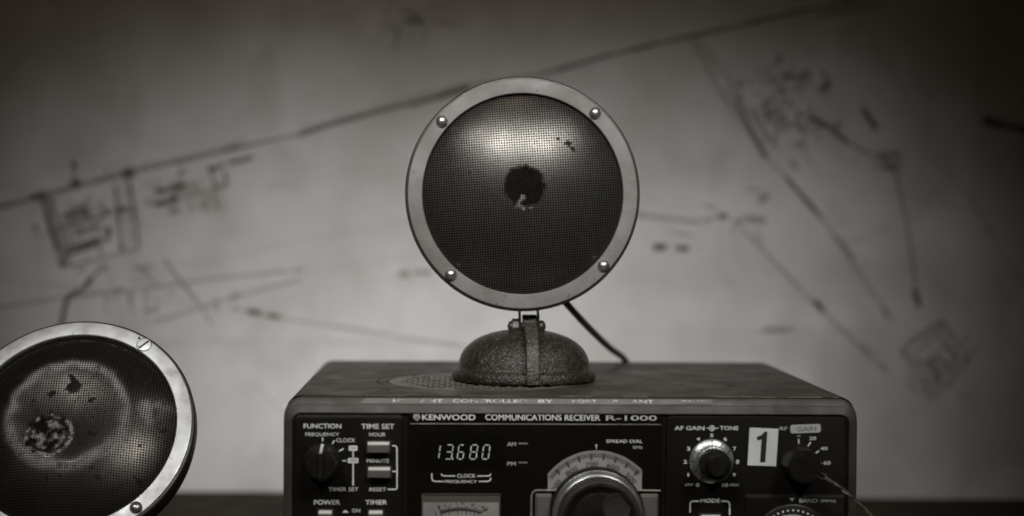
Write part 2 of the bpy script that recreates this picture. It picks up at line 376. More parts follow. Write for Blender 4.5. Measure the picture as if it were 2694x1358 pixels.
INK = [
(1.8,2,(-430.9,226.9),(-392.4,237.9),(-323.5,256.8),(-250.7,274.8),(-215.5,283.4),(-182.7,290.3)),
(1.6,1,(-430.9,229.5),(-392.4,240.5),(-323.5,259.9),(-250.8,277.2)),
(2.7,2,(-186.8,289.1),(-158.7,298.4),(-113.7,311.7),(-81.6,319.1),(-49.4,329.8),(-13.9,336.0),(15.2,342.1),(60.5,355.6),(131.9,372.6),(184.0,385.2),(269.0,405.8)),
(2.0,1,(-186.9,292.9),(-113.8,314.9),(-49.4,333.0)),
(4.8,2,(-97.7,314.5),(-49.4,328.5)),
(3.2,2,(54.0,354.2),(65.4,356.9)),
(4.8,2,(130.3,371.9),(138.4,374.0)),
(4.0,1,(233.0,390.7),(288.7,401.8)),
(3.2,2,(-120.2,309.7),(-108.9,312.4)),
(1.6,0,(15.2,345.4),(131.9,375.8)),
(4.0,2,(-393.6,236.9),(-375.9,180.4)),
(4.0,2,(-386.6,237.0),(-370.1,181.6)),
(2.4,1,(-391.3,236.9),(-373.0,181.0)),
(3.2,2,(-334.0,248.1),(-328.0,193.8)),
(3.2,2,(-322.3,250.5),(-313.9,197.4)),
(2.4,1,(-327.0,251.7),(-320.9,195.0)),
(3.2,1,(-317.5,230.5),(-310.4,211.6)),
(2.4,1,(-380.7,222.9),(-344.5,232.6)),
(4.8,2,(-376.0,221.5),(-355.0,226.0)),
(3.2,2,(-379.5,212.3),(-353.8,220.7)),
(4.8,2,(-360.8,198.8),(-346.7,201.9)),
(3.2,2,(-373.6,195.8),(-346.7,201.9)),
(2.0,1,(-370.1,181.6),(-313.9,196.2)),
(2.8,2,(-374.8,189.9),(-337.4,204.9)),
(3.2,1,(-345.7,235.0),(-343.3,225.5)),
(3.2,2,(-364.3,213.6),(-360.8,206.5)),
(2.4,1,(-346.8,223.2),(-344.4,212.5)),
(4.0,2,(-340.0,213.8),(-339.1,206.7)),
(2.4,1,(-367.8,206.5),(-365.5,199.4)),
(2.0,1,(-374.8,211.1),(-370.1,194.6)),
(3.2,1,(-344.5,224.4),(-326.9,227.4),(-299.9,233.6),(-283.5,237.3),(-248.3,246.4),(-243.6,250.0)),
(6.4,2,(-330.4,227.2),(-322.2,228.3)),
(5.6,2,(-301.1,241.8),(-291.8,244.3)),
(5.6,2,(-290.6,244.9),(-277.7,248.0)),
(6.4,2,(-301.7,232.0),(-291.7,234.2)),
(7.2,2,(-290.0,236.0),(-284.7,236.9)),
(4.8,1,(-290.5,225.4),(-282.3,227.8)),
(4.0,1,(-256.5,244.6),(-247.1,247.0)),
(6.4,2,(-258.9,260.5),(-254.2,261.2)),
(4.0,2,(-257.7,260.5),(-247.2,264.8)),
(4.0,2,(-243.6,266.0),(-223.6,270.9)),
(2.0,2,(-260.1,264.1),(-253.0,245.2)),
(3.2,2,(-247.1,259.5),(-244.7,248.8)),
(2.8,1,(-251.8,244.0),(-245.8,225.2)),
(2.4,1,(-281.3,263.9),(-281.8,254.4),(-287.1,247.3)),
(2.8,1,(-312.9,251.8),(-303.5,244.8)),
(2,0,(-282.3,223.7),(-249.4,234.6)),
(4.8,1,(-249.6,277.2),(-234.3,281.5)),
(3.2,0,(-239.0,283.8),(-227.2,285.1)),
(7.2,2,(-369.7,262.5),(-365.6,263.7)),
(3.2,1,(-368.0,260.7),(-366.8,248.9)),
(6.4,2,(-370.3,248.3),(-362.1,249.6)),
(3.2,1,(-342.2,262.1),(-340.5,255.1)),
(2.4,0,(-342.2,262.7),(-322.3,267.6)),
(7.2,1,(-400.0,212.7),(-395.3,213.6)),
(8.0,2,(-401.8,236.3),(-388.9,239.3)),
(8.0,2,(-328.2,255.8),(-318.8,258.2)),
(2.4,1,(-393.6,244.0),(-391.3,236.9)),
(4.0,2,(-377.0,133.1),(-374.7,145.0),(-371.8,156.8),(-363.0,161.6)),
(7.2,2,(-361.8,161.6),(-352.5,172.3)),
(3.2,1,(-352.5,173.5),(-344.3,181.8)),
(5.6,1,(-345.5,180.0),(-339.6,182.4)),
(3.2,0,(-342.0,183.0),(-333.7,161.8),(-330.2,147.6),(-326.6,134.6)),
(5.6,1,(-336.1,161.8),(-330.2,161.2)),
(2.0,0,(-364.2,179.3),(-370.0,159.2)),
(3.2,1,(-318.5,180.8),(-311.5,180.9),(-306.8,175.0),(-299.7,166.7)),
(3.2,1,(-293.9,188.1),(-291.5,183.4),(-264.3,149.2),(-256.0,135.0)),
(2,0,(-296.3,202.3),(-295.1,191.6)),
(2.4,0,(-252.4,128.2),(-247.6,117.9)),
(2.4,1,(-428.4,148.0),(-379.4,155.6),(-332.5,161.2),(-250.3,173.0),(-182.1,180.6)),
(2.0,0,(-182.1,180.6),(-125.8,186.5),(-87.2,193.2)),
(2.4,0,(-428.5,172.4),(-379.4,166.2),(-332.5,160.6),(-279.6,152.6),(-250.2,146.9)),
(5.6,2,(-227.8,146.1),(-217.1,144.7)),
(5.6,2,(-211.2,143.0),(-201.8,141.8)),
(2.0,1,(-241.3,148.6),(-206.0,141.7),(-157.7,134.6),(-99.6,125.2),(-47.8,118.3)),
(2.4,1,(-303.1,137.1),(-264.3,149.2),(-233.7,158.9),(-182.1,173.4)),
(4.8,1,(-242.0,156.4),(-233.7,160.1)),
(2.0,0,(-290.3,183.4),(-238.6,190.9),(-182.2,205.5)),
(4.8,0,(-212.9,246.8),(-196.4,249.3)),
(2.0,0,(-182.2,205.4),(-87.4,220.7)),
(2.4,0,(-301.9,120.2),(-202.7,122.0),(-54.3,121.5)),
(2.4,0,(-221.8,89.0),(-189.5,53.5)),
(7.2,1,(-105.5,176.9),(-96.7,177.6)),
(7.2,1,(-93.5,178.3),(-79.0,179.0)),
(2.0,0,(87.7,225.3),(120.4,223.3)),
(2,0,(-321.2,149.7),(-318.0,140.1)),
(2.4,1,(132.4,369.4),(150.4,337.1),(170.9,307.2),(194.0,274.8),(214.5,254.9),(240.2,224.9),(250.5,211.1),(299.7,142.0)),
(2.0,1,(138.7,369.5),(170.7,324.8),(201.5,282.4)),
(4.0,2,(168.2,322.2),(194.0,274.8)),
(4.0,2,(211.9,257.4),(240.2,224.9)),
(4.0,1,(253.1,209.9),(268.6,192.3)),
(2.4,1,(180.9,314.8),(204.1,282.4)),
(4.0,1,(292.0,152.1),(297.2,144.5)),
(2,0,(132.4,369.4),(155.3,354.7),(170.6,337.3)),
(4.0,2,(229.1,307.8),(244.4,300.4),(259.8,288.0)),
(2.8,1,(259.8,288.0),(293.0,272.0)),
(7.2,1,(286.6,278.2),(305.7,277.9)),
(7.2,1,(290.5,270.7),(298.2,265.7)),
(2.8,1,(299.4,270.8),(311.5,217.9),(319.8,167.4)),
(5.6,2,(317.8,167.4),(322.1,153.5)),
(2.4,0,(322.6,152.3),(326.6,140.9)),
(5.6,2,(272.9,315.3),(284.6,298.3)),
(4.0,0,(321.2,263.4),(331.2,273.6),(345.5,258.6),(336.7,248.4),(321.2,263.4)),
(2.4,0,(328.9,258.4),(332.6,264.8),(337.8,257.2)),
(2.4,0,(316.4,238.1),(344.3,251.0)),
(4.0,1,(307.7,116.7),(340.6,141.0),(362.8,109.4),(333.8,77.6),(307.7,116.7)),
(4.8,1,(312.8,121.8),(340.6,141.0)),
(3.2,1,(318.0,114.3),(338.2,132.1),(353.8,109.4),(333.6,89.0),(320.6,111.7)),
(8.0,1,(335.9,111.8),(346.2,104.3)),
(6.4,1,(351.3,104.3),(361.5,109.4)),
(3.2,0,(325.7,106.7),(341.3,91.6)),
(6.4,1,(338.1,139.7),(343.2,141.0)),
(4.0,1,(320.4,126.9),(330.5,134.6)),
(2.8,1,(63.3,231.0),(96.0,226.2),(136.4,221.6),(159.1,226.8)),
(6.4,2,(155.3,227.2),(162.9,226.8)),
(4.8,1,(168.0,223.1),(176.9,221.9)),
(4.8,1,(179.4,224.4),(194.6,223.3)),
(2.4,1,(171.8,219.3),(197.4,194.3),(236.0,154.3),(274.5,119.1),(297.7,99.0)),
(7.2,2,(234.6,158.0),(242.4,149.3)),
(4.0,1,(274.5,121.6),(284.8,114.1)),
(4.0,1,(292.5,106.5),(296.4,100.2)),
(2.4,0,(156.6,221.7),(155.9,171.4)),
(2.4,0,(66.3,175.8),(155.9,171.4)),
(6.4,2,(101.3,200.7),(112.7,200.8)),
(6.4,2,(120.2,200.1),(131.1,199.6)),
(2.0,0,(70.6,251.1),(95.8,256.3),(125.9,264.1),(171.3,274.6)),
(5.6,1,(188.9,238.3),(196.4,244.7)),
(4.8,0,(156.0,282.0),(163.7,277.0)),
(4.0,1,(214.3,272.5),(219.5,265.0)),
(2.0,0,(95.7,263.9),(158.6,277.0)),
(2.4,0,(71.7,131.1),(193.0,132.1),(294.8,131.9)),
(7.2,1,(193.0,132.6),(218.4,134.0)),
(2,0,(248.0,207.3),(273.5,207.5),(298.8,220.3)),
(2.4,0,(268.7,393.6),(297.2,343.7),(338.9,276.2),(377.9,218.4),(406.8,173.1)),
(6.4,0,(375.4,215.9),(383.1,215.9)),
(8.0,2,(371.6,306.8),(389.6,303.2),(412.7,299.1)),
(4.8,0,(336.3,278.7),(343.9,278.7)),
(4.0,1,(221.5,334.7),(223.1,336.1)),
(3.3,1,(221.7,334.3),(225.5,332.1)),
(2.7,1,(224.1,342.6),(226.4,337.4)),
(4.2,2,(207.8,341.1),(210.2,341.4)),
(5.4,1,(215.9,338.0),(220.2,341.8)),
(3.8,2,(241.0,332.5),(245.8,335.9)),
(2.2,0,(215.1,335.2),(220.1,338.0)),
(2.5,1,(227.0,360.7),(231.7,362.9)),
(3.2,1,(238.2,332.0),(242.4,335.3)),
(3.0,1,(228.9,335.4),(232.3,331.4)),
(5.2,1,(235.3,327.0),(239.3,330.4)),
(3.2,1,(221.8,339.5),(225.1,338.5)),
(2.5,2,(222.5,344.8),(225.0,341.6)),
(3.6,1,(226.4,341.2),(228.8,338.4)),
(5.3,0,(222.8,344.2),(224.7,346.4)),
(5.5,0,(217.3,335.7),(220.0,331.8)),
(4.8,2,(210.6,340.3),(214.4,342.4)),
(3.5,0,(221.1,340.5),(223.3,338.3)),
(2.9,1,(223.0,330.7),(224.9,331.7)),
(2.5,0,(212.5,349.3),(217.0,353.1)),
(4.4,0,(226.8,341.7),(229.0,336.0)),
(4.1,1,(220.6,340.9),(224.3,335.8)),
(4.5,1,(214.9,329.3),(219.3,331.7)),
(5.5,1,(211.7,341.3),(213.9,342.3)),
(5.1,2,(238.4,334.0),(241.8,329.2)),
(2.0,1,(214.5,348.0),(216.6,350.1)),
(2.8,0,(245.3,302.1),(248.4,300.0)),
(4.0,2,(236.2,300.3),(240.4,304.2)),
(5.1,1,(235.1,305.7),(236.3,301.7)),
(3.2,0,(229.3,300.7),(231.2,298.0)),
(4.7,2,(236.5,299.5),(239.9,301.1)),
(3.6,2,(250.7,300.9),(254.4,303.2)),
(2.4,1,(243.9,298.5),(247.5,296.3)),
(5.1,1,(210.7,304.8),(212.4,301.8)),
(3.8,2,(207.5,305.5),(209.4,301.5)),
(3.3,1,(226.8,309.1),(231.4,312.8)),
(3.7,1,(239.4,303.6),(243.8,299.3)),
(3.6,1,(221.7,296.9),(225.2,300.2)),
(4.9,1,(226.6,295.7),(228.9,297.1)),
(3.3,0,(229.4,305.6),(229.7,300.9)),
(5.2,0,(238.3,299.3),(240.2,297.3)),
(4.9,0,(234.3,311.6),(237.9,307.3)),
(5.3,0,(233.3,297.0),(234.5,299.0)),
(5.0,1,(202.5,299.7),(204.3,295.2)),
(2.8,1,(234.9,309.3),(236.0,306.0)),
(3.4,2,(218.0,309.0),(222.7,312.9)),
(3.9,1,(234.4,303.7),(236.6,305.5)),
(2.2,1,(227.4,307.1),(228.7,304.7)),
(3.7,0,(220.3,305.5),(223.2,301.5)),
(2.2,2,(216.2,300.3),(218.5,301.6)),
(2.7,1,(199.2,348.9),(204.1,351.3)),
(4.3,1,(196.7,335.9),(200.8,338.4)),
(4.5,1,(194.2,348.8),(195.7,344.5)),
(2.2,1,(185.8,343.5),(189.2,345.9)),
(2.6,0,(205.9,329.4),(208.4,332.2)),
(4.8,0,(194.0,341.3),(196.0,338.6)),
(4.6,1,(205.7,330.5),(208.1,327.0)),
(2.6,1,(207.4,335.3),(209.8,337.8)),
(4.2,0,(205.8,335.0),(210.2,339.1)),
(3.7,1,(208.2,338.4),(212.2,342.4)),
(4.5,1,(197.2,342.5),(198.3,337.6)),
(2.6,0,(183.9,357.5),(188.5,361.8)),
(4.2,1,(162.1,333.4),(163.0,330.0)),
(2.8,1,(173.1,334.3),(174.7,332.6)),
(2.9,1,(169.7,334.1),(170.4,331.3)),
(3.4,1,(171.3,332.0),(174.7,335.6)),
(4.5,1,(154.9,327.0),(157.0,329.1)),
(3.0,2,(168.6,333.1),(173.8,336.6)),
(3.8,0,(185.5,336.9),(187.7,339.1)),
(3.1,1,(179.1,338.7),(181.2,334.4)),
(2.4,1,(162.9,338.3),(165.6,341.6)),
(2.9,0,(158.2,327.6),(159.8,325.3)),
(4.7,1,(184.4,325.8),(186.9,326.9)),
(2.9,1,(164.1,327.4),(168.0,324.2)),
(2.2,0,(163.0,338.9),(167.9,341.4)),
(2.9,2,(170.4,327.0),(173.8,323.3)),
(3.2,2,(202.3,356.2),(205.7,353.5)),
(3.3,1,(203.3,358.0),(205.8,356.8)),
(3.9,0,(201.0,352.8),(202.1,349.2)),
(3.9,0,(199.0,355.4),(201.2,357.2)),
(3.1,2,(202.7,357.3),(204.7,358.1)),
(2.0,1,(199.4,351.3),(203.0,351.1)),
(2.2,0,(197.6,284.2),(201.6,286.7)),
(4.2,1,(223.2,303.8),(224.7,301.4)),
(4.2,1,(200.2,293.1),(203.5,289.7)),
(3.9,1,(219.3,285.6),(224.2,287.9)),
(4.0,1,(218.9,282.7),(222.5,285.4)),
(2.4,1,(223.6,298.3),(226.4,301.4)),
(5.1,0,(220.0,287.9),(223.7,283.5)),
(2.9,0,(212.2,288.0),(215.1,284.6)),
(4.5,0,(208.1,275.5),(210.9,277.3)),
(3.2,1,(225.8,283.9),(227.4,285.4)),
(2.7,1,(224.4,284.9),(225.4,283.0)),
(2.0,0,(196.3,285.7),(201.0,281.1)),
(2.6,1,(200.7,314.5),(204.0,315.8)),
(3.6,1,(196.5,320.1),(197.9,318.3)),
(4.1,0,(205.7,322.4),(207.1,324.6)),
(4.0,2,(192.8,313.0),(196.2,308.6)),
(4.2,1,(194.8,320.5),(197.3,318.6)),
(4.1,1,(192.7,291.1),(195.8,287.7)),
(5.4,1,(193.1,304.5),(195.5,305.8)),
(5.1,1,(192.3,314.5),(194.3,317.1)),
(3.2,0,(-111.1,402.4),(-117.4,389.5),(-112.5,373.5),(-104.4,366.5),(-91.6,370.5),(-87.8,380.2),(-85.3,393.1),(-66.0,395.9)),
(3.2,0,(-283.7,373.0),(-271.1,397.2)),
(4.0,0,(-122.2,376.6),(-107.7,380.0)),
(3.2,0,(-104.6,392.9),(-85.3,388.3)),
(5.6,0,(66.7,388.6),(71.6,386.1)),
(5.6,0,(96.0,385.7),(100.9,382.6)),
(6.4,0,(259.4,384.5),(266.0,379.8)),
(3.2,0,(-280.6,374.6),(-275.8,371.5)),
(1.9,2,(-349.2,203.9),(-345.1,190.8)),
(1.6,1,(-359.5,212.8),(-356.5,213.4)),
(1.7,1,(-336.9,210.2),(-328.3,211.5)),
(1.8,2,(-371.6,220.4),(-368.9,210.5)),
(1.0,1,(-347.3,221.6),(-333.9,225.1)),
(1.7,1,(-367.2,227.8),(-365.9,223.1)),
(1.8,2,(-353.6,224.4),(-339.0,227.5)),
(1.4,1,(-323.1,214.4),(-320.5,204.2)),
(1.3,1,(-333.4,229.3),(-330.5,220.0)),
(1.8,1,(-325.3,220.6),(-320.4,221.8)),
(1.1,2,(-355.2,218.3),(-339.9,223.4)),
(1.7,1,(-366.4,213.4),(-365.0,205.9)),
(1.7,2,(-360.6,211.6),(-348.8,214.6)),
(1.6,1,(-374.9,207.3),(-359.7,211.7)),
(1.5,1,(-375.2,217.6),(-364.9,219.7)),
(1.3,1,(-365.2,216.4),(-364.0,213.0)),
(1.7,2,(-349.9,216.6),(-347.1,201.7)),
(1.6,2,(-355.1,218.8),(-339.9,223.3)),
(1.5,2,(-397.0,214.5),(-394.8,203.6)),
(1.3,2,(-390.1,207.8),(-380.5,210.9)),
(1.6,1,(-338.3,217.4),(-332.3,219.1)),
(1.1,1,(-347.7,218.9),(-343.2,219.7)),
(1.3,1,(-352.6,203.8),(-346.1,205.3)),
(1.9,1,(-357.6,236.7),(-352.4,237.5)),
(1.1,1,(-365.5,231.8),(-353.3,236.1)),
(1.2,2,(-371.5,235.0),(-369.6,221.9)),
(1.8,1,(-356.8,190.0),(-355.5,185.2)),
(1.1,2,(-371.9,210.0),(-366.0,195.4)),
(1.6,2,(-342.3,213.0),(-340.0,200.8)),
(1.4,1,(-363.4,212.6),(-361.0,196.6)),
(1.7,2,(-369.3,227.9),(-356.2,232.3)),
(1.6,1,(-377.8,219.8),(-375.4,210.8)),
(1.4,1,(-357.8,217.3),(-355.8,206.6)),
(1.3,2,(-357.7,226.1),(-356.0,219.0)),
(1.5,2,(-346.3,212.0),(-344.4,206.5)),
(1.6,1,(-346.4,217.6),(-344.2,211.8)),
(1.8,1,(-365.8,208.1),(-351.5,211.5)),
(1.4,2,(-352.4,222.6),(-349.5,211.7)),
(1.7,2,(-367.7,217.0),(-360.6,219.0)),
(1.3,1,(-370.5,216.5),(-363.4,218.2)),
(1.6,1,(-346.6,226.2),(-339.0,228.6)),
(1.7,2,(-367.7,228.3),(-365.4,216.5)),
(1.8,1,(-362.2,211.2),(-346.7,213.0)),
(1.8,1,(-355.0,205.4),(-352.8,194.5)),
(2.0,1,(-325.6,220.1),(-316.8,221.9)),
(1.1,1,(-353.7,211.2),(-352.1,201.2)),
(1.6,1,(-316.0,233.9),(-302.1,237.3)),
(1.8,2,(-256.0,241.7),(-251.8,227.1)),
(1.3,1,(-283.6,238.3),(-280.8,231.4)),
(1.1,1,(-280.4,242.2),(-265.6,244.4)),
(1.6,1,(-282.9,237.8),(-278.1,239.3)),
(1.3,1,(-273.8,243.9),(-270.8,245.1)),
(1.9,1,(-302.6,241.5),(-298.8,242.5)),
(1.4,1,(-306.2,249.5),(-303.2,250.3)),
(1.9,2,(-268.6,230.6),(-262.9,231.5)),
(1.6,2,(-300.0,252.6),(-297.6,244.8)),
(1.4,2,(-285.2,241.1),(-284.5,238.0)),
(1.7,2,(-274.1,233.2),(-273.6,227.5)),
(1.4,2,(-290.0,233.9),(-287.7,223.1)),
(1.6,2,(-292.5,237.9),(-277.0,243.3)),
(1.4,2,(-284.4,257.1),(-274.6,259.7)),
(1.5,1,(-297.5,241.1),(-295.2,230.1)),
(1.5,1,(-285.7,248.7),(-284.6,242.9)),
(1.4,1,(-257.0,246.8),(-243.9,250.5)),
(1.0,2,(-277.0,249.3),(-268.9,250.8)),
(1.2,2,(-286.5,236.9),(-284.9,231.6)),
(1.4,1,(-312.9,243.2),(-308.3,243.6)),
(1.8,1,(-279.6,246.6),(-265.2,249.3)),
(1.9,1,(-301.1,248.0),(-300.0,242.5)),
(1.9,1,(-323.0,240.0),(-318.4,241.5)),
(1.5,1,(-267.4,235.4),(-254.6,239.4)),
(1.9,1,(-286.7,242.3),(-285.7,239.4)),
(1.6,2,(-261.6,237.2),(-260.2,226.2)),
(1.6,1,(-275.4,239.3),(-274.1,229.7)),
(1.7,2,(-289.0,239.7),(-287.3,230.9)),
(1.7,1,(-272.6,244.5),(-269.6,245.3)),
(1.3,2,(228.2,344.7),(230.1,342.2)),
(1.2,1,(221.0,327.8),(226.4,319.7)),
(1.7,1,(192.4,343.2),(200.2,333.6)),
(1.1,1,(210.8,322.0),(217.8,313.6)),
(1.6,2,(217.7,303.4),(226.3,291.1)),
(1.8,1,(233.1,317.1),(221.7,307.5)),
(1.6,1,(231.4,319.1),(226.7,315.8)),
(1.6,1,(193.8,320.4),(183.3,311.8)),
(1.1,1,(210.3,308.5),(198.8,299.3)),
(1.2,1,(200.9,337.7),(209.8,326.8)),
(1.9,2,(204.5,315.0),(193.0,307.0)),
(2.0,2,(211.0,330.4),(206.3,326.3)),
(1.0,2,(219.6,306.0),(208.6,296.8)),
(1.6,1,(203.5,321.4),(206.6,317.0)),
(1.2,2,(208.1,332.2),(195.6,323.2)),
(1.4,2,(227.8,346.7),(220.2,340.1)),
(1.4,1,(228.0,304.7),(237.9,290.1)),
(1.6,1,(205.9,311.2),(203.4,308.8)),
(1.9,1,(224.7,280.2),(233.8,266.9)),
(1.7,1,(183.4,346.0),(193.6,332.2)),
(1.8,1,(188.3,298.7),(196.5,288.1)),
(1.4,1,(212.9,347.4),(215.2,344.0)),
(1.6,2,(200.9,323.4),(189.0,315.6)),
(1.7,1,(204.7,312.1),(192.0,303.8)),
(1.6,1,(181.3,314.8),(174.7,310.2)),
(1.9,1,(207.0,320.1),(210.9,314.2)),
(1.0,1,(218.2,323.7),(215.3,321.4)),
(1.7,1,(196.5,339.8),(206.2,327.9)),
(1.2,1,(205.7,328.9),(209.4,323.3)),
(1.8,1,(207.8,342.8),(195.8,335.7)),
(1.7,1,(210.5,312.3),(196.7,302.4)),
(1.7,1,(203.6,345.2),(206.9,340.5)),
(1.6,2,(238.1,345.8),(246.7,332.0)),
(1.0,1,(202.6,304.9),(211.3,294.5)),
(1.6,1,(189.4,325.7),(199.7,312.3)),
(1.5,1,(209.9,309.6),(197.7,301.5)),
(1.6,2,(218.9,311.0),(222.2,307.1)),
(1.8,1,(246.9,327.7),(239.5,322.9)),
(1.5,2,(208.9,323.7),(215.5,316.5)),
(1.2,2,(189.0,310.9),(183.7,306.2)),
(1.6,1,(329.2,91.6),(338.5,83.3)),
(1.8,1,(331.4,106.7),(334.9,109.4)),
(1.7,2,(342.9,123.2),(353.3,111.2)),
(1.6,2,(346.0,86.4),(350.2,90.7)),
(1.9,1,(357.6,107.7),(370.1,120.2)),
(1.8,1,(320.8,110.7),(324.1,105.8)),
(1.5,2,(312.9,94.7),(321.9,81.8)),
(1.6,2,(328.5,110.4),(333.2,105.5)),
(1.4,1,(332.0,107.2),(336.7,110.7)),
(1.8,2,(333.6,100.5),(340.5,90.9)),
(1.7,1,(333.3,111.5),(345.8,121.0)),
(1.0,1,(324.3,96.1),(330.9,88.7)),
(1.6,1,(354.3,83.4),(360.6,76.8)),
(1.7,1,(325.3,93.9),(328.9,96.6)),
(1.1,2,(345.3,100.3),(353.0,93.6)),
(1.6,1,(329.1,105.3),(332.6,101.3)),
(1.3,2,(333.5,103.4),(340.7,96.3)),
(1.8,2,(343.3,104.8),(353.5,114.9)),
(1.6,2,(334.7,93.6),(339.4,89.1)),
(2.0,1,(328.7,106.9),(340.2,95.4)),
(1.6,1,(326.9,84.6),(333.2,77.2)),
(1.6,1,(325.7,104.0),(338.1,114.6)),
(1.9,1,(325.9,84.9),(330.6,79.8)),
(1.7,2,(344.0,99.1),(349.1,102.4)),
(1.2,2,(306.6,119.3),(317.6,110.3)),
(1.9,1,(337.1,138.9),(340.4,134.0)),
(1.4,2,(334.6,99.9),(340.5,105.3)),
(1.1,2,(329.1,110.9),(334.3,105.9)),
(1.5,1,(358.1,123.8),(362.9,128.4)),
(1.3,1,(313.7,113.6),(322.8,102.8)),
(1.8,2,(329.5,111.0),(335.1,105.7)),
(1.8,1,(330.5,109.1),(340.8,97.9)),
(1.0,1,(335.4,121.2),(339.8,124.5)),
(1.7,1,(348.4,117.6),(359.6,127.1)),
(1.9,1,(282.2,269.9),(290.9,265.0)),
(1.7,1,(285.7,259.9),(282.1,254.4)),
(1.5,1,(308.0,273.3),(302.5,264.1)),
(1.0,2,(291.4,271.2),(297.6,268.1)),
(1.6,1,(302.3,277.1),(299.0,272.2)),
(1.3,2,(287.3,277.5),(297.5,270.1)),
(2.0,1,(299.8,274.6),(295.4,263.6)),
(1.3,2,(305.3,272.3),(302.3,266.5)),
(1.1,1,(285.4,275.8),(279.5,263.2)),
(1.6,2,(302.0,272.3),(297.9,263.6)),
(1.0,1,(-116.2,378.4),(-103.7,373.3)),
(1.5,1,(-84.0,376.0),(-87.5,366.8)),
(1.4,1,(-101.8,381.8),(-94.6,380.1)),
(1.9,1,(-82.8,384.5),(-61.1,379.8)),
(1.5,2,(-105.5,391.8),(-89.8,384.6)),
(1.9,2,(-104.3,379.0),(-110.7,359.6)),
(1.3,2,(-92.9,391.2),(-94.7,383.8)),
(1.7,1,(-95.2,379.3),(-97.4,368.7)),
(1.9,2,(-103.1,384.2),(-84.9,380.1)),
(1.7,1,(-93.9,384.0),(-85.9,381.9)),
(1.6,2,(-300.4,154.9),(-299.6,146.0)),
(1.5,2,(-317.9,170.3),(-308.6,171.4)),
(1.4,1,(-318.0,146.6),(-306.4,146.9)),
(1.5,2,(-334.2,163.5),(-327.3,163.6)),
(1.6,1,(-365.1,151.7),(-364.1,143.1)),
(1.5,2,(-364.5,179.1),(-357.6,179.4)),
(1.7,1,(-342.6,158.6),(-339.5,143.6)),
(1.9,1,(-308.3,163.0),(-307.7,148.1)),
(1.8,2,(-254.4,158.6),(-251.4,144.1)),
(1.1,1,(-341.3,155.1),(-332.4,155.8)),
(1.5,1,(-319.2,157.9),(-308.2,158.0)),
(1.7,1,(-290.9,160.3),(-286.1,160.4)),
(1.2,1,(-323.1,158.0),(-320.0,144.6)),
(1.3,1,(-376.0,166.4),(-375.1,161.2)),
(1.3,2,(-309.8,144.9),(-298.3,147.3)),
(1.7,2,(-321.2,160.4),(-320.7,150.2)),
(1.8,1,(-311.0,182.0),(-302.1,182.0)),
(1.3,1,(-308.7,142.5),(-306.2,131.4)),
(1.6,1,(142.8,234.3),(154.8,233.1)),
(1.7,1,(190.9,210.9),(191.1,200.2)),
(1.9,1,(169.1,223.7),(166.4,211.8)),
(1.7,1,(160.5,171.7),(170.0,171.9)),
(2.0,1,(114.5,214.6),(120.5,214.3)),
(1.2,1,(163.8,184.4),(160.2,170.2)),
(1.6,1,(175.3,226.8),(181.9,226.2)),
(1.6,2,(147.8,226.4),(146.7,216.8)),
(1.4,1,(188.0,217.5),(186.6,206.1)),
(1.7,1,(178.2,248.4),(190.9,247.7)),
(1.3,1,(153.5,224.7),(164.5,224.2)),
(1.8,2,(121.0,211.5),(132.8,210.4)),
(1.6,1,(141.0,203.3),(140.5,199.8)),
(1.0,1,(171.8,216.5),(175.8,216.5))
]
for tone, nm in ((0, 'faint_lines'), (1, 'drawn_lines'), (2, 'heavy_lines')):
    mb = MB()
    for w, tn, *pts in INK:
        if tn != tone: continue
        fine = [pts[0]]
        for a, b in zip(pts, pts[1:]):
            k = max(1, int(math.dist(a, b) / 7))
            fine += [(a[0] + (b[0] - a[0]) * i / k, a[1] + (b[1] - a[1]) * i / k) for i in range(1, k + 1)]
        k = 0
        while k < len(fine) - 1:
            e = min(len(fine) - 1, k + random.choice((1, 2, 2, 3)))
            s = MB().stroke(fine[k:e + 1], w * random.uniform(0.45, 1.05), 0)
            lift = 0.25 + 0.22 * tone + random.random() * 0.15
            mb.add([(x, wave(x, z) - lift, z) for x, y, z in s.v], s.f)
            k = e
    mb.xf(OFF).build(nm, M['ink%d' % tone], chart, fix=False, kind='stuff')

# ---------------------------------------------------------------- receiver
rec = thing('radio_receiver', 'black communications receiver with dials, knobs and printed front panel', 'radio', (0, 0, 0))
XL, XR, ZB, ZT = -149.0, 153.0, 10.0, 127.0

# case: shell with rounded long edges, perforated top plate, back, feet
cl, cr, rad = XL + 1.0, XR - 1.0, 8.0
sec = []
for k in range(9):
    a = R(90 + 90 * k / 8); sec.append((cl + rad + rad * math.cos(a), ZT - rad + rad * math.sin(a)))
for k in range(5):
    a = R(180 + 90 * k / 4); sec.append((cl + 4 + 4 * math.cos(a), ZB + 5 + 4 * math.sin(a)))
for k in range(5):
    a = R(270 + 90 * k / 4); sec.append((cr - 4 + 4 * math.cos(a), ZB + 5 + 4 * math.sin(a)))
for k in range(9):
    a = R(0 + 90 * k / 8); sec.append((cr - rad + rad * math.cos(a), ZT - rad + rad * math.sin(a)))
MB().loft([[(x, y, z) for x, z in sec] for y in (0.2, 1.0, 40, 110, 216.6, 217.6)], closed=False).build('case', M['case'], rec, smooth=50)
MB().prism_xz([(x, z) for x, z in sec], 215.0, 217.0).build('back_plate', M['case'], rec)

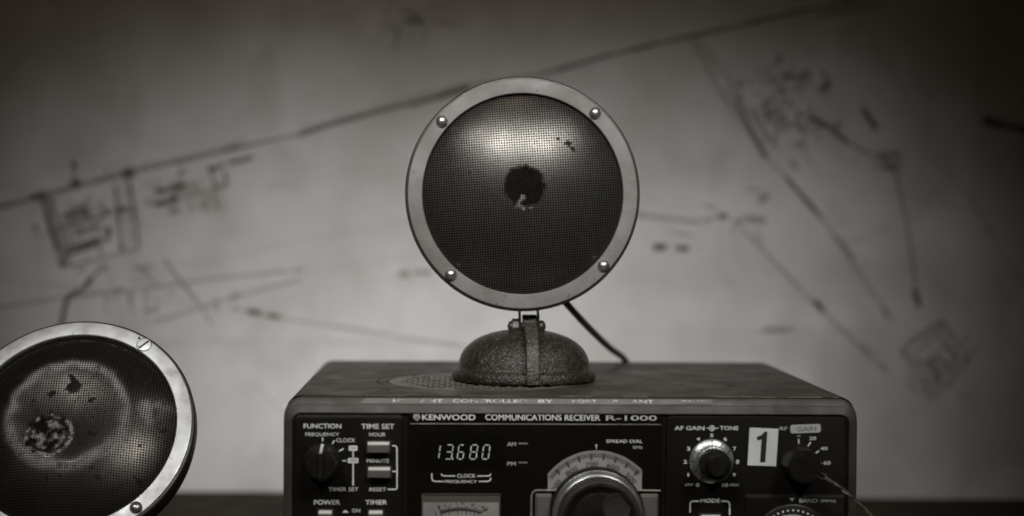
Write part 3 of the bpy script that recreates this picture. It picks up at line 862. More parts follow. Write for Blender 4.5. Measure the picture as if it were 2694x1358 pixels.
def curve_plate(name, loops, thick, m, parent, ztop):
    """flat plate in x-y with true holes"""
    cu = bpy.data.curves.new(name, 'CURVE')
    cu.dimensions = '2D'; cu.fill_mode = 'BOTH'
    cu.extrude = thick / 2 * MM
    for lp in loops:
        sp = cu.splines.new('POLY')
        sp.points.add(len(lp) - 1)
        for p, (x, y) in zip(sp.points, lp): p.co = (x * MM, y * MM, 0, 1)
        sp.use_cyclic_u = True
    ob = bpy.data.objects.new(name, cu); COL.objects.link(ob)
    dg = bpy.context.evaluated_depsgraph_get()
    me = bpy.data.meshes.new_from_object(ob.evaluated_get(dg))
    bpy.data.objects.remove(ob); bpy.data.curves.remove(cu)
    for v in me.vertices: v.co.z += (ztop - thick / 2) * MM
    me.materials.clear(); me.materials.append(m)
    o = bpy.data.objects.new(name, me); COL.objects.link(o); o.parent = parent
    return o
def circ(cx, cy, r, n): return [(cx + r * math.cos(2 * math.pi * i / n), cy + r * math.sin(2 * math.pi * i / n)) for i in range(n)]
VC = (-44.0, 80.0)
loops = [[(cl + rad, 0.0), (cr - rad, 0.0), (cr - rad, 217.6), (cl + rad, 217.6)], circ(*VC, 60.6, 96), circ(*VC, 59.7, 96), circ(*VC, 54.6, 96)]
vent_loops = [circ(*VC, 53.8, 96)]
row = 0; px_, py_ = 6.2, 7.2
def slot(cx, cy, w, l):
    return [(cx + w / 2 * math.cos(R(a)), cy + (l - w) / 2 + w / 2 * math.sin(R(a))) for a in range(0, 181, 36)] + \
           [(cx + w / 2 * math.cos(R(a)), cy - (l - w) / 2 + w / 2 * math.sin(R(a))) for a in range(180, 361, 36)]
y = -50.4
while y <= 52:
    x = -54.0 + (px_ / 2 if row % 2 else 0)
    while x <= 54:
        if math.hypot(x, y) < 46.5: vent_loops.append(slot(VC[0] + x, VC[1] + y, 4.0, 8.3))
        x += px_
    y += py_; row += 1
top_plate = curve_plate('top_plate', loops, 1.2, M['case'], rec, ZT)
M['vent'] = mat('vent_paint_worn_lit', (0.125, 0.115, 0.098), 0.42, col2=(0.075, 0.068, 0.057), nscale=60, rvar=0.1)  # worn paint, made paler still so the webs look lit
curve_plate('vent_disc', vent_loops, 1.2, M['vent'], rec, ZT)
wear_sheen = MB()
xx = cl + rad
while xx < cr - rad:
    l = random.uniform(3, 16)
    if random.random() < 0.72: wear_sheen.tube([(xx, -0.05, ZT - 0.12), (min(xx + l, cr - rad), -0.05, ZT - 0.12)], random.uniform(0.16, 0.34), 6)
    xx += l + random.uniform(0.2, 1.5)
wear_sheen.build('worn_edge', M['rule'], rec, kind='stuff')
# small rear terminal showing over the back edge
tb = MB().revolve_z([(3.0, 124.5), (3.0, 127.6), (1.8, 128.3), (0, 128.3)], (-32.5, 221), 16)
tb.box(-36, -29, 216.8, 224, 121, 124.6); tb.build('rear_terminal', M['bezel'], rec)
for fx in (-120, 124):
    for fy in (25, 195):
        MB().revolve_z([(9, 0), (9.5, 9), (8, 11)], (fx, fy), 20, True, True).build('foot', M['foot'], rec)

# front bezel: nested rounded rings
def bz(ix, iz, y, r): return rrect(XL + ix, XR - ix, ZB + iz * 0.6, ZT - iz, r, y)
MB().loft([bz(1.0, 0.7, 0.6, 8.5), bz(0.3, 1.0, -0.4, 9), bz(0.0, 1.6, -1.0, 9.2), bz(0.0, 4.1, -2.3, 9), bz(0.35, 4.6, -2.45, 8.6), bz(0.6, 4.8, -2.8, 8.4),
           bz(3.9, 8.5, -4.15, 5.5), bz(4.3, 8.9, -4.05, 5.2), bz(4.9, 9.3, -2.8, 4.8)]).build('front_bezel', M['bezel'], rec, smooth=28)
PX0, PX1, PZ0, PZ1 = XL + 5.0, XR - 5.0, ZB + 6.0, ZT - 9.5
PY = -4.0
def panel(name, x0, x1, z0, z1, y, m, r=2.2, lip=0.9):
    return MB().loft([rrect(x0, x1, z0, z1, r, -1.5), rrect(x0, x1, z0, z1, r, y + 0.8), rrect(x0 + lip * .5, x1 - lip * .5, z0 + lip * .5, z1 - lip * .5, r, y + 0.12), rrect(x0 + lip, x1 - lip, z0 + lip, z1 - lip, max(.6, r - lip), y)],
                     False, True).build(name, M[m], rec, smooth=30)
backer = MB().box(PX0 - 0.5, PX1 + 0.5, -2.6, -1.0, PZ0 - 0.5, PZ1 + 0.8).build('front_chassis', M['panel'], rec)
left = panel('control_panel', PX0 + 0.2, -86.6, PZ0, PZ1 - 0.3, PY, 'panel', 2.4, 1.9)
mid = panel('display_panel', -84.2, 49.6, PZ0, PZ1 + 0.6, -3.4, 'gloss', 0.8, 0.3)
right = panel('control_panel', 51.4, PX1, PZ0, PZ1 - 0.2, PY, 'panel', 3.2, 0.6)
left['label'] = 'matt black left panel with function knob and time buttons'
right['label'] = 'matt black right panel with gain knobs and band dial'

TXT = [
('FUNCTION', -138.54, -118.9, 110.0, 112.62, 1),
('FREQUENCY', -137.59, -119.93, 105.75, 107.93, 0),
('CLOCK', -121.5, -111.53, 102.82, 105.07, 0),
('TIMER SET', -125.38, -109.76, 77.18, 79.3, 0),
('TIME SET', -108.51, -91.23, 109.84, 112.63, 1),
('HOUR', -104.33, -95.78, 105.94, 108.01, 0),
('MINUTE', -105.6, -93.91, 92.22, 94.3, 0),
('RESET', -104.07, -95.26, 77.22, 79.25, 0),
('POWER', -132.95, -119.21, 70.1, 72.68, 1),
('TIMER', -106.23, -94.71, 70.14, 72.72, 1),
('ON', -113.03, -108.76, 66.08, 68.18, 0),
('KENWOOD', -76.84, -48.85, 114.5, 117.61, 1),
('COMMUNICATIONS RECEIVER', -43.79, 16.63, 114.49, 117.88, 1),
('R-1000', 19.56, 46.52, 114.61, 117.45, 1),
('AM', -32.3, -27.54, 100.94, 103.17, 1),
('PM', -32.13, -27.55, 90.76, 92.81, 1),
('CLOCK', -58.39, -48.62, 84.32, 86.38, 0),
('FREQUENCY', -64.94, -47.8, 81.3, 83.19, 0),
('SPREAD DIAL', 19.87, 39.08, 102.81, 104.68, 0),
('kHz', 34.12, 39.11, 99.76, 101.59, 0),
('AF GAIN', 55.73, 71.6, 109.74, 112.04, 1),
('TONE', 79.71, 89.56, 109.82, 112.1, 1),
('RF', 111.44, 115.61, 109.85, 111.85, 1),
('5', 74.51, 76.41, 106.1, 108.02, 1),
('4', 67.44, 69.27, 104.16, 106.15, 1),
('3', 62.32, 64.16, 98.92, 101.11, 1),
('2', 60.6, 62.57, 92.05, 94.17, 1),
('1', 62.79, 63.83, 85.24, 87.3, 1),
('0', 67.35, 69.19, 79.83, 81.82, 1),
('6', 81.69, 83.59, 104.14, 106.13, 1),
('7', 86.78, 88.49, 98.93, 101.12, 1),
('8', 88.32, 90.22, 91.99, 94.24, 1),
('9', 86.66, 88.43, 85.23, 87.29, 1),
('10', 81.28, 84.31, 79.86, 81.85, 1),
('LOW', 61.65, 66.01, 80.35, 81.75, 0),
('HIGH', 85.25, 90.02, 80.26, 81.73, 0),
('MODE', 69.89, 80.15, 71.5, 73.7, 1),
('dB', 120.46, 122.57, 106.44, 107.37, 0),
('20', 127.13, 130.9, 104.67, 106.74, 1),
('40', 133.05, 137.03, 99.32, 101.32, 1),
('60', 134.87, 138.72, 91.7, 93.77, 1),
('BAND', 121.91, 131.81, 71.85, 74.06, 1),
('(MHz)', 133.24, 141.49, 71.74, 73.61, 0),
]
for s, a, b, c, d, bold in TXT:
    xm = (a + b) / 2
    p, yy = (left, PY - 0.05) if xm < -85 else ((mid, -3.46) if xm < 50 else (right, PY - 0.05))
    if s == 'BAND' or s == '(MHz)': yy = -5.26
    m = 'printg' if s in ('BAND', '(MHz)', 'RF', 'kHz', 'dB', 'R-1000', 'AM', 'PM') else 'print'
    lettering(s, a + .05, b - .05, c + .08, d - .08, yy, p, m, bold)
STR = [
([(-128.58, 105.35), (-128.57, 103.4)], 0.7),
([(-122.36, 103.84), (-123.57, 101.97)], 0.7),
([(-117.68, 99.6), (-119.87, 98.23)], 0.7),
([(-118.36, 93.21), (-116.24, 93.22)], 0.6),
([(-112.67, 98.25), (-112.65, 94.85)], 0.8),
([(-112.63, 91.78), (-112.56, 80.15)], 0.8),
([(-92.34, 101.08), (-90.65, 101.08), (-89.88, 100.23), (-89.73, 89.79), (-89.66, 79.13), (-90.08, 78.45), (-90.92, 78.27), (-94.53, 78.27)], 0.75),
([(-92.26, 87.65), (-89.71, 87.66)], 0.7),
([(-71.55, 86.68), (-71.53, 84.12), (-71.21, 83.1), (-70.33, 82.44), (-65.61, 82.36)], 0.6),
([(-66.61, 86.43), (-66.25, 85.68), (-65.28, 85.28), (-59.33, 85.25)], 0.6),
([(-47.81, 85.28), (-41.9, 85.29), (-40.93, 85.73), (-40.58, 86.49)], 0.6),
([(-47.0, 82.4), (-41.88, 82.5), (-40.91, 83.12), (-40.65, 84.54)], 0.6),
([(72.6, 110.85), (74.39, 110.86)], 0.5),
([(76.71, 110.86), (78.9, 110.87)], 0.5),
([(64.44, 66.33), (64.39, 70.96), (64.85, 71.89), (65.84, 72.29), (69.15, 72.42)], 0.8),
([(80.76, 72.44), (83.94, 72.32), (84.94, 71.85), (85.35, 70.86), (85.41, 65.03)], 0.8),
([(121.53, 105.38), (121.63, 102.87)], 0.8),
([(127.94, 103.68), (126.57, 101.56)], 0.8),
([(132.52, 99.19), (130.14, 97.59)], 0.8),
([(131.8, 92.76), (133.93, 92.76)], 0.6),
]
for pts, w in STR:
    xm = sum(p[0] for p in pts) / len(pts)
    p, yy = (left, PY - 0.05) if xm < -85 else ((mid, -3.46) if xm < 50 else (right, PY - 0.05))
    MB().stroke(pts, w * 0.9, yy).build('printed_line', M['print'], p, smooth=0, fix=False)
# boxed ON / OFF
for s, (a, b, c, d) in (('ON', (-115.21, -110.23, 98.24, 101.32)), ('OFF', (-115.6, -109.69, 91.77, 94.85))):
    bxo = MB().prism_xz(rr2(a + .2, b - .2, c + .2, d - .2, 0.7), PY - 0.07, PY - 0.04).build('printed_box', M['print'], left, smooth=0)
    lettering(s, a + 1.0, b - 1.0, c + 0.85, d - 0.85, PY - 0.11, left, 'inkb', 1)
# power symbol bump
MB().prism_xz([(-118.0, 66.0), (-117.4, 66.9), (-116.5, 67.4), (-115.6, 66.9), (-114.9, 66.0)], PY - 0.08, PY - 0.04).build('printed_symbol', M['print'], left, smooth=0)
# concentric-knob symbol between AF GAIN and TONE
def annulus(cx, cz, r0, r1, y, n=28):
    mb = MB(); vs = []
    for i in range(n):
        a = 2 * math.pi * i / n
        vs += [(cx + r0 * math.cos(a), y, cz + r0 * math.sin(a)), (cx + r1 * math.cos(a), y, cz + r1 * math.sin(a))]
    return mb.add(vs, [(2 * i, 2 * i + 1, 2 * ((i + 1) % n) + 1, 2 * ((i + 1) % n)) for i in range(n)])
s_ = annulus(75.5, 110.86, 1.0, 1.5, PY - 0.05)
s_.add([(75.5 + 0.55 * math.cos(2 * math.pi * i / 12), PY - 0.05, 110.86 + 0.55 * math.sin(2 * math.pi * i / 12)) for i in range(12)], [tuple(range(12))])
s_.build('printed_symbol', M['print'], right, smooth=0, fix=False)

# push buttons with a bright top edge, set in dark wells
def button(x0, x1, z0, z1, parent, out=4.5):
    MB().box(x0 - 0.9, x1 + 0.9, PY - 0.12, PY - 0.02, z0 - 0.9, z1 + 0.7).build('button_well', M['slot'], parent)
    b = MB().box(x0, x1, PY - out, PY - 0.2, z0, z1 - 1.2).build('push_button', M['button'], rec, bevel=0.35)
    MB().add([(x0 + .2, PY - out + .1, z1 - 1.19), (x1 - .2, PY - out + .1, z1 - 1.19), (x1 - .2, PY - out + 2.0, z1 - .1), (x0 + .2, PY - out + 2.0, z1 - .1),
              (x0 + .2, PY - .3, z1 - .1), (x1 - .2, PY - .3, z1 - .1), (x1 - .2, PY - .3, z1 - 1.19), (x0 + .2, PY - .3, z1 - 1.19)],
             [(0, 1, 2, 3), (3, 2, 5, 4), (4, 5, 6, 7), (0, 3, 4, 7), (1, 6, 5, 2), (0, 7, 6, 1)]).build('button_edge', M['buttonl'], b, bevel=0.12)
    return b
button(-105.1, -93.6, 98.0, 103.35, left)
button(-104.75, -93.05, 84.9, 90.15, left)
button(-130.4, -123.2, 60.0, 67.4, left)
button(-104.3, -96.9, 60.0, 67.4, left)
button(69.8, 80.3, 57.0, 65.3, right)

# function selector: tapered knob with pointer ridge
def knob_pts(cx, cz, prof, n=56, flutes=0, fd=0.0):
    rings = []
    for r, y in prof:
        rings.append([(cx + (r - (fd if flutes and (i * flutes * 2 // n) % 2 else 0)) * math.cos(2 * math.pi * i / n), y,
                       cz + (r - (fd if flutes and (i * flutes * 2 // n) % 2 else 0)) * math.sin(2 * math.pi * i / n)) for i in range(n)])
    return rings
fk = MB().loft(knob_pts(-128.3, 92.7, [(9.9, PY - .1), (9.9, PY - 2.6), (9.5, PY - 3.0), (8.3, PY - 3.2), (7.4, PY - 13.5), (6.9, PY - 14.3), (0.01, PY - 14.5)]), False, False).build('selector_knob', M['knob'], rec)
g = MB().add([(-130.2, -8, 102.4), (-126.4, -8, 102.4), (-126.9, -20.5, 99.4), (-129.7, -20.5, 99.4), (-130.2, -8, 83.2), (-126.4, -8, 83.2), (-126.9, -20.5, 86), (-129.7, -20.5, 86)],
             [(0, 1, 2, 3), (4, 7, 6, 5), (0, 3, 7, 4), (1, 5, 6, 2), (3, 2, 6, 7)]).build('grip_bar', M['knob'], fk, bevel=0.5)
MB().add([(-128.95, -8.2, 102.45), (-127.65, -8.2, 102.45), (-127.75, -20.2, 99.56), (-128.85, -20.2, 99.56)], [(0, 1, 2, 3)]).build('pointer_line', M['print'], fk, smooth=0)

# AF gain / tone: silver skirt, silver rim, black caps
cx, cz = 75.4, 93.5
ag = MB().loft(knob_pts(cx, cz, [(11.75, PY - .1), (11.75, PY - 1.0), (11.4, PY - 1.5), (9.0, PY - 2.6), (8.6, PY - 2.7)]), False, False).build('gain_knob', M['alu'], rec)
tk = MB()
for k in range(11):
    a = R(90 + 150 - 30 * k)
    d = Vector((math.cos(a), math.sin(a))); pnt = Vector((-d.y, d.x)) * 0.28
    p0 = Vector((cx, cz)) + d * 9.1; p1 = Vector((cx, cz)) + d * 11.35
    tk.add([(p0.x - pnt.x, PY - 2.62, p0.y - pnt.y), (p0.x + pnt.x, PY - 2.62, p0.y + pnt.y), (p1.x + pnt.x, PY - 1.62, p1.y + pnt.y), (p1.x - pnt.x, PY - 1.62, p1.y - pnt.y)], [(0, 1, 2, 3)])
tk.build('scale_marks', M['inkb'], ag, smooth=0)
MB().loft(knob_pts(cx, cz, [(8.9, PY - 2.4), (8.9, PY - 7.5), (8.5, PY - 8.6), (7.6, PY - 9.0)], 112, 28, 0.22)).build('knob_rim', M['alu'], ag)
MB().loft(knob_pts(cx, cz, [(8.2, PY - 8.6), (8.0, PY - 15), (7.4, PY - 15.8), (5.4, PY - 16.0)])).build('knob_cap', M['knob'], ag)
MB().loft(knob_pts(cx, cz, [(5.4, PY - 15.5), (5.2, PY - 20.2), (4.6, PY - 20.9), (0.01, PY - 21)])).build('tone_knob', M['knob'], rec)
# RF gain
cx, cz = 121.9, 92.6
MB().loft(knob_pts(cx, cz, [(10.0, PY - .1), (10.0, PY - 2.4), (9.4, PY - 3.2), (8.9, PY - 13.4), (8.2, PY - 14.6), (5.5, PY - 14.8), (0.01, PY - 14.6)], 96, 24, 0.12)).build('gain_knob', M['knob'], rec)

# display window, digits
disp = MB().box(-78.9, -34.2, -3.5, -3.3, 88.8, 107.6).build('display_window', M['pit'], rec)
MB().box(-83.2, 48.8, -3.75, -3.35, 112.35, 112.85).build('trim_line', M['rule'], mid, bevel=0.1)
SEG = {'1': 'bc', '3': 'abgcd', '6': 'afgedc', '8': 'abcdefg', '0': 'abcdef'}
def digit(ch, x0, x1, z0, z1):
    h = z1 - z0; sl = 0.13; w = 0.44; mb = MB(); zm = (z0 + z1) / 2
    xl, xr = x0 + w / 2, x1 - w / 2 - sl * h
    S = {'a': ((xl + .5, z1), (xr - .5, z1)), 'd': ((xl + .5, z0), (xr - .5, z0)), 'g': ((xl + .5, zm), (xr - .5, zm)), 'f': ((xl, z1 - .45), (xl, zm + .4)), 'e': ((xl, zm - .4), (xl, z0 + .45)),
         'b': ((xr, z1 - .45), (xr, zm + .4)), 'c': ((xr, zm - .4), (xr, z0 + .45))}
    for s in SEG[ch]:
        (a, b), (c, d) = S[s]
        ww = w * random.uniform(.8, 1.05)
        mb.stroke([(a + sl * (b - z0), b), (c + sl * (d - z0), d)], ww, -3.58)
    mb.build('lit_digit', M['led'], disp, smooth=0, fix=False)
for ch, a, b in (('1', -69.7, -66.9), ('3', -65.0, -60.2), ('6', -58.6, -54.2), ('8', -52.1, -47.3), ('0', -45.6, -40.9)): digit(ch, a, b, 94.2, 101.6)
MB().stroke([(-61.1, 94.3), (-60.4, 94.3)], 0.7, -3.58).build('lit_point', M['led'], disp, smooth=0, fix=False)
for a, b, c, d in ((-26.3, -21.4, 102.0, 102.75), (-26.2, -21.5, 92.0, 92.7)):
    MB().box(a, b, -3.7, -3.3, c, d).build('indicator_lamp', M['leddim'], mid, bevel=0.1)
# badge emblem beside the maker's name
em = MB().prism_xz([(-79.67 + 1.85 * math.cos(R(a)), 116.3 + 1.75 * math.sin(R(a))) for a in range(0, 181, 12)] + [(-81.4, 115.6), (-80.7, 114.9), (-80.1, 114.6), (-79.67, 113.9), (-79.2, 114.6), (-78.6, 114.9), (-77.9, 115.6)], -3.5, -3.42)
em.build('emblem', M['printg'], mid, smooth=0)
ev = MB()
for w_, pts in ((.3, ((-79.67, 117.2), (-79.67, 114.6))), (.3, ((-81.1, 117.0), (-79.67, 116.0), (-78.2, 117.0))), (.3, ((-81.2, 115.9), (-79.67, 115.0), (-78.1, 115.9)))): ev.stroke(pts, w_, -3.55)
ev.build('emblem_lines', M['inkb'], mid, smooth=0, fix=False)

# signal meter
mt = MB().box(-76.3, -36.0, -3.75, -3.3, 40.0, 75.5).build('signal_meter', M['meter'], rec)
MB().box(-76.0, -36.3, -3.86, -3.74, 71.6, 75.2).build('meter_shade', M['meterd'], mt)  # dark strip painting the shade across the top of the meter face
fr = MB()
for b_ in ((-76.9, -76.2, 40, 76.1), (-36.1, -35.4, 40, 76.1)): fr.box(b_[0], b_[1], -4.3, -3.3, b_[2], b_[3])
fr.box(-76.2, -36.1, -4.3, -3.3, 75.4, 76.1); fr.build('meter_frame', M['bezel'], mt, bevel=0.15)
mc = (-56.2, 31.5); mr = 37.0
sc = MB()
def arcp(r, a): return (mc[0] + r * math.sin(R(a)), mc[1] + r * math.cos(R(a)))
sc.stroke([arcp(mr - 1.0, a) for a in range(-17, 18, 2)], 0.8, -3.9)
sc.stroke([arcp(mr - 0.1, a) for a in range(-17, 6, 2)], 0.3, -3.9)
for k in range(20):
    a = -17 + k * 34 / 19
    sc.stroke([arcp(mr - 1.0, a), arcp(mr + (1.3 if k % 4 == 0 else 0.5), a)], 0.5, -3.92)
    if k % 2 == 0: sc.stroke([arcp(mr - 3.0 if k % 4 == 0 else mr - 2.2, a), arcp(mr - 1.0, a)], 0.45, -3.92)
sc.stroke([arcp(mr - 1.0, 17), arcp(mr + 3.0, 21)], 0.3, -3.92)
sc.build('meter_scale', M['inkb'], mt, smooth=0, fix=False)
for i, (s, a) in enumerate((('1', -17), ('3', -12.5), ('5', -8), ('7', -3.5), ('9', 1), ('20', 9), ('40', 17))):
    p = arcp(mr + 2.2, a); w = 0.45 * len(s)
    lettering(s, p[0] - w, p[0] + w, p[1] - 0.75, p[1] + 0.75, -3.93, mt, 'inkb', 0)
lettering('dB', -44.6, -42.2, 67.0, 68.3, -3.93, mt, 'inkb', 0)
MB().stroke([(mc[0] - 6, 46), (mc[0] - 13.5, 66.5)], 0.35, -3.97).build('meter_needle', M['inkb'], mt, smooth=0, fix=False)

# spread dial behind the tuning knob
DC = (14.95, 66.0)
dl = MB(); N = 90; vs_ = []
for i in range(N + 1):
    x = -10.7 + (38.8 + 10.7) * i / N
    dx = x - DC[0]
    zt = DC[1] + math.sqrt(32.3 ** 2 - dx * dx)
    zb = max(78.3, DC[1] + (math.sqrt(21 ** 2 - dx * dx) if abs(dx) < 21 else 0))
    vs_ += [(x, -3.75, zt), (x, -3.75, zb)]
dl.add(vs_, [(2 * i, 2 * i + 1, 2 * i + 3, 2 * i + 2) for i in range(N)])
dial = dl.build('spread_dial', M['dial'], rec, smooth=0)
rimp = [(DC[0] + 32.55 * math.sin(R(a)), -3.8, DC[1] + 32.55 * math.cos(R(a))) for a in range(-52, 50, 3)]
MB().tube(rimp, 0.32, 6).build('dial_edge', M['dial'], dial)
tk = MB()
a = -5.7 - 12.6 * 4
k = 0
while a < 54:
    maj = k % 7 == 0
    p0 = (DC[0] + (28.0 if maj else 29.2) * math.sin(R(a)), DC[1] + (28.0 if maj else 29.2) * math.cos(R(a)))
    p1 = (DC[0] + 31.5 * math.sin(R(a)), DC[1] + 31.5 * math.cos(R(a)))
    if -10.2 < p0[0] < 38.3 and -10.2 < p1[0] < 38.3: tk.stroke([p0, p1], 0.95 if maj else 0.5, -3.82)
    a += 1.8; k += 1
tk.build('dial_marks', M['inkb'], dial, smooth=0, fix=False)
for s, a in (('900', -56), ('800', -30.9), ('700', -5.7), ('600', 19.5), ('500', 44.7)):
    def tf(p, a=a):
        u, v = p[0], p[2]; ca, sa = math.cos(R(-a)), math.sin(R(-a))
        return (DC[0] + u * ca - (v + 26.0) * sa, p[1], DC[1] + u * sa + (v + 26.0) * ca)
    lettering(s, -3.4, 3.4, -1.45, 1.0, -3.82, dial, 'inkb', 1, tf)
MB().add([(14.1, -3.6, 102.0), (15.2, -3.6, 102.0), (14.65, -3.6, 98.9)], [(0, 1, 2)]).build('dial_pointer', M['printg'], mid, smooth=0)
# frame and plates either side of the tuning knob
MB().tube([(-19.3, -4.2, 30), (-19.3, -4.2, 74.6), (-18.9, -4.2, 76.4), (-17.8, -4.2, 77.5), (-16.2, -4.2, 77.9), (-4, -4.2, 77.9)], 0.55, 8).build('knob_frame', M['rule'], rec)
MB().tube([(34, -4.2, 78.0), (44, -4.2, 77.9), (48.6, -4.2, 77.8)], 0.55, 8).build('knob_frame', M['rule'], rec)
for a, b in ((-17.3, -8.5), (38.0, 47.6)):
    MB().loft([rrect(a, b, 30, 76.2, 1.0, -3.2), rrect(a, b, 30, 76.2, 1.0, -4.0), rrect(a + 1.2, b - 1.2, 31.2, 74.6, .6, -5.6)], False, True).build('side_plate', M['button'], rec)
tnk = MB().loft(knob_pts(*DC, [(24.6, -3.9), (24.6, -8.2), (23.9, -9.0), (22.6, -9.2), (22.6, -11.0)], 96)).build('tuning_knob', M['knob'], rec)
MB().loft(knob_pts(*DC, [(23.0, -10.6), (23.7, -11.2), (23.7, -13.2), (23.55, -13.3), (23.55, -13.6), (23.7, -13.7), (23.4, -15.5), (21.9, -17.4), (21.4, -17.6)], 180, 90, 0.08)).build('knob_band', M['alu'], tnk)
MB().loft(knob_pts(*DC, [(21.6, -17.2), (21.3, -22.0), (19.9, -25.4), (19.2, -25.9)], 96)).build('knob_grip', M['knobg'], tnk)
MB().loft(knob_pts(*DC, [(19.3, -25.6), (17.6, -25.9), (17.2, -25.5), (14.5, -24.6), (14.0, -24.5), (13.7, -24.9), (13.0, -25.0), (0.01, -25.0)], 96)).build('knob_face', M['knob'], tnk)
dd = (DC[0] + 8.6, DC[1] + 6.6)
MB().loft([[(dd[0] + r * math.cos(2 * math.pi * i / 40), y, dd[1] + r * math.sin(2 * math.pi * i / 40)) for i in range(40)] for r, y in ((7.4, -25.2), (7.0, -25.6), (6.4, -25.3), (4.5, -25.12), (0.01, -25.08))]).build('finger_dimple', M['slot'], tnk)

# number sticker and embossed labels on the right panel
MB().prism_xz([(95.48, 111.26), (110.77, 110.65), (109.65, 90.91), (94.56, 91.41)], PY - 0.22, PY - 0.03).build('number_sticker', M['sticker'], right, smooth=0)
one = [(101.2, 93.0), (104.0, 92.9), (105.0, 109.1), (103.3, 109.2), (102.6, 107.9), (100.9, 106.9), (99.5, 106.5), (99.4, 104.9), (100.6, 104.6), (101.9, 105.0)]
MB().prism_xz([(x - 0.1, z) for x, z in one], PY - 0.30, PY - 0.20).build('sticker_numeral', M['inkb'], right, smooth=0)
def tilt(p, c=(125.1, 110.8), a=2.2):
    u, v = p[0] - c[0], p[2] - c[1]; return (c[0] + u * math.cos(R(a)) - v * math.sin(R(a)), p[1], c[1] + u * math.sin(R(a)) + v * math.cos(R(a)))
lb = MB().prism_xz(rr2(117.0, 133.2, 108.5, 113.0, 1.3), PY - 0.35, PY - 0.03); lb.v = [tilt(p) for p in lb.v]
M['gainlab'] = mat('grey_label', (0.44, 0.44, 0.43), 0.5, col2=(0.38, 0.38, 0.37), nscale=120)
M['gainink'] = mat('label_ink', (0.10, 0.095, 0.09), 0.6)
gl = lb.build('stuck_label', M['gainlab'], right, bevel=0.1)
lettering('GAIN', 120.6, 130.8, 109.5, 112.0, PY - 0.40, gl, 'gainink', 1, tilt)
# band sub-panel and band dial
bp = MB().loft([rrect(92.8, PX1 - 0.4, 17, 76.2, 2.2, PY - 0.02), rrect(93.4, PX1 - 1.0, 17.6, 75.6, 1.8, PY - 0.7), rrect(94.3, PX1 - 1.8, 18.5, 74.6, 1.4, PY - 1.2)], False, True).build('band_panel', M['panel'], rec)
MB().prism_xz([(116.7, 74.2), (119.6, 74.2), (118.15, 72.4)], PY - 1.27, PY - 1.22).build('printed_symbol', M['printg'], bp, smooth=0)
BC = (118.4, 50.0)
bd = MB().loft(knob_pts(*BC, [(21.2, PY - 1.1), (21.0, PY - 2.4), (20.2, PY - 2.8), (0.01, PY - 2.9)], 80)).build('band_dial', M['knob'], rec)
for k in range(-9, 10):
    a = R(k * 8.6); q = (BC[0] + 18.1 * math.sin(a), BC[1] + 18.1 * math.cos(a))
    MB().prism_xz([(q[0] + 0.55 * math.cos(2 * math.pi * i / 10), q[1] + 0.55 * math.sin(2 * math.pi * i / 10)) for i in range(10)], PY - 3.0, PY - 2.86).build('dial_dot', M['print'], bd, smooth=0)
MB().stroke([(BC[0] + 15.5 * math.sin(R(a)), BC[1] + 15.5 * math.cos(R(a))) for a in range(-12, 19, 3)], 0.5, PY - 2.95).build('printed_line', M['print'], bd, smooth=0, fix=False)
lettering('15', 112.7, 114.8, 63.9, 65.6, PY - 2.95, bd, 'print', 1)

# embossed tape along the sloping top of the bezel
sl = lambda s: (-1.05 - 1.15 * s, 125.25 - 2.2 * s)   # s 0 (top) .. 1 (bottom) on the bezel slope, lifted clear
def tp(x, s, lift=0.0):
    y, z = sl(s); return (x, y - 0.86 * (0.15 + lift), z + 0.5 * (0.15 + lift))
tape = MB()
xs = [-107 + (184.0) * i / 60 for i in range(61)]
rows = []
for s, l in ((-0.12, 0.0), (-0.12, 0.12), (1.05, 0.12), (1.05, 0.0)):
    rows.append([tp(max(-110.5, x - (2.2 if i == 0 else 0) * (s > .5)) + (-2.5 * s if i == 60 else 0), s, l + 0.25 * max(0, math.sin(i / 4.0)) * (s > .5) * (i > 45)) for i, x in enumerate(xs)])
tape.loft(rows, closed=False)
tape.build('embossed_tape', M['tape'], rec, smooth=60)
def tape_tf(p):
    return tp(p[0], 1.0 - p[2], 0.22)
for s, a, b in (('HF', -92, -86), ('ANT', -78, -66), ('CONTROLLED', -61, -22), ('BY', -16, -8), ('PORT', 2, 15), ('&', 23, 27), ('ANT', 33, 45), ('SWITCH', 60, 75)):
    text_mb(s, a, b, 0.25, 0.92, 0, 0, tape_tf).build('lettering', M['tapew'], rec, smooth=0, fix=False)
# paint scuffs on the top plate near the front
for cx_, cy_, r_ in ((-96, 30, 1.8), (-84, 112, 2.2), (96, 60, 2.4), (20, 44, 1.8), (70, 70, 1.2), (118, 92, 1.6), (88, 36, 1.0), (110, 28, 1.3)):
    pts = [(cx_ + r_ * random.uniform(.5, 1.2) * math.cos(R(a)), cy_ + 2.2 * r_ * random.uniform(.5, 1.2) * math.sin(R(a))) for a in range(0, 360, 30)]
    MB().add([(x, y, ZT + 0.04) for x, y in pts], [tuple(range(12))]).build('paint_chip', M['slot'], top_plate, smooth=0)

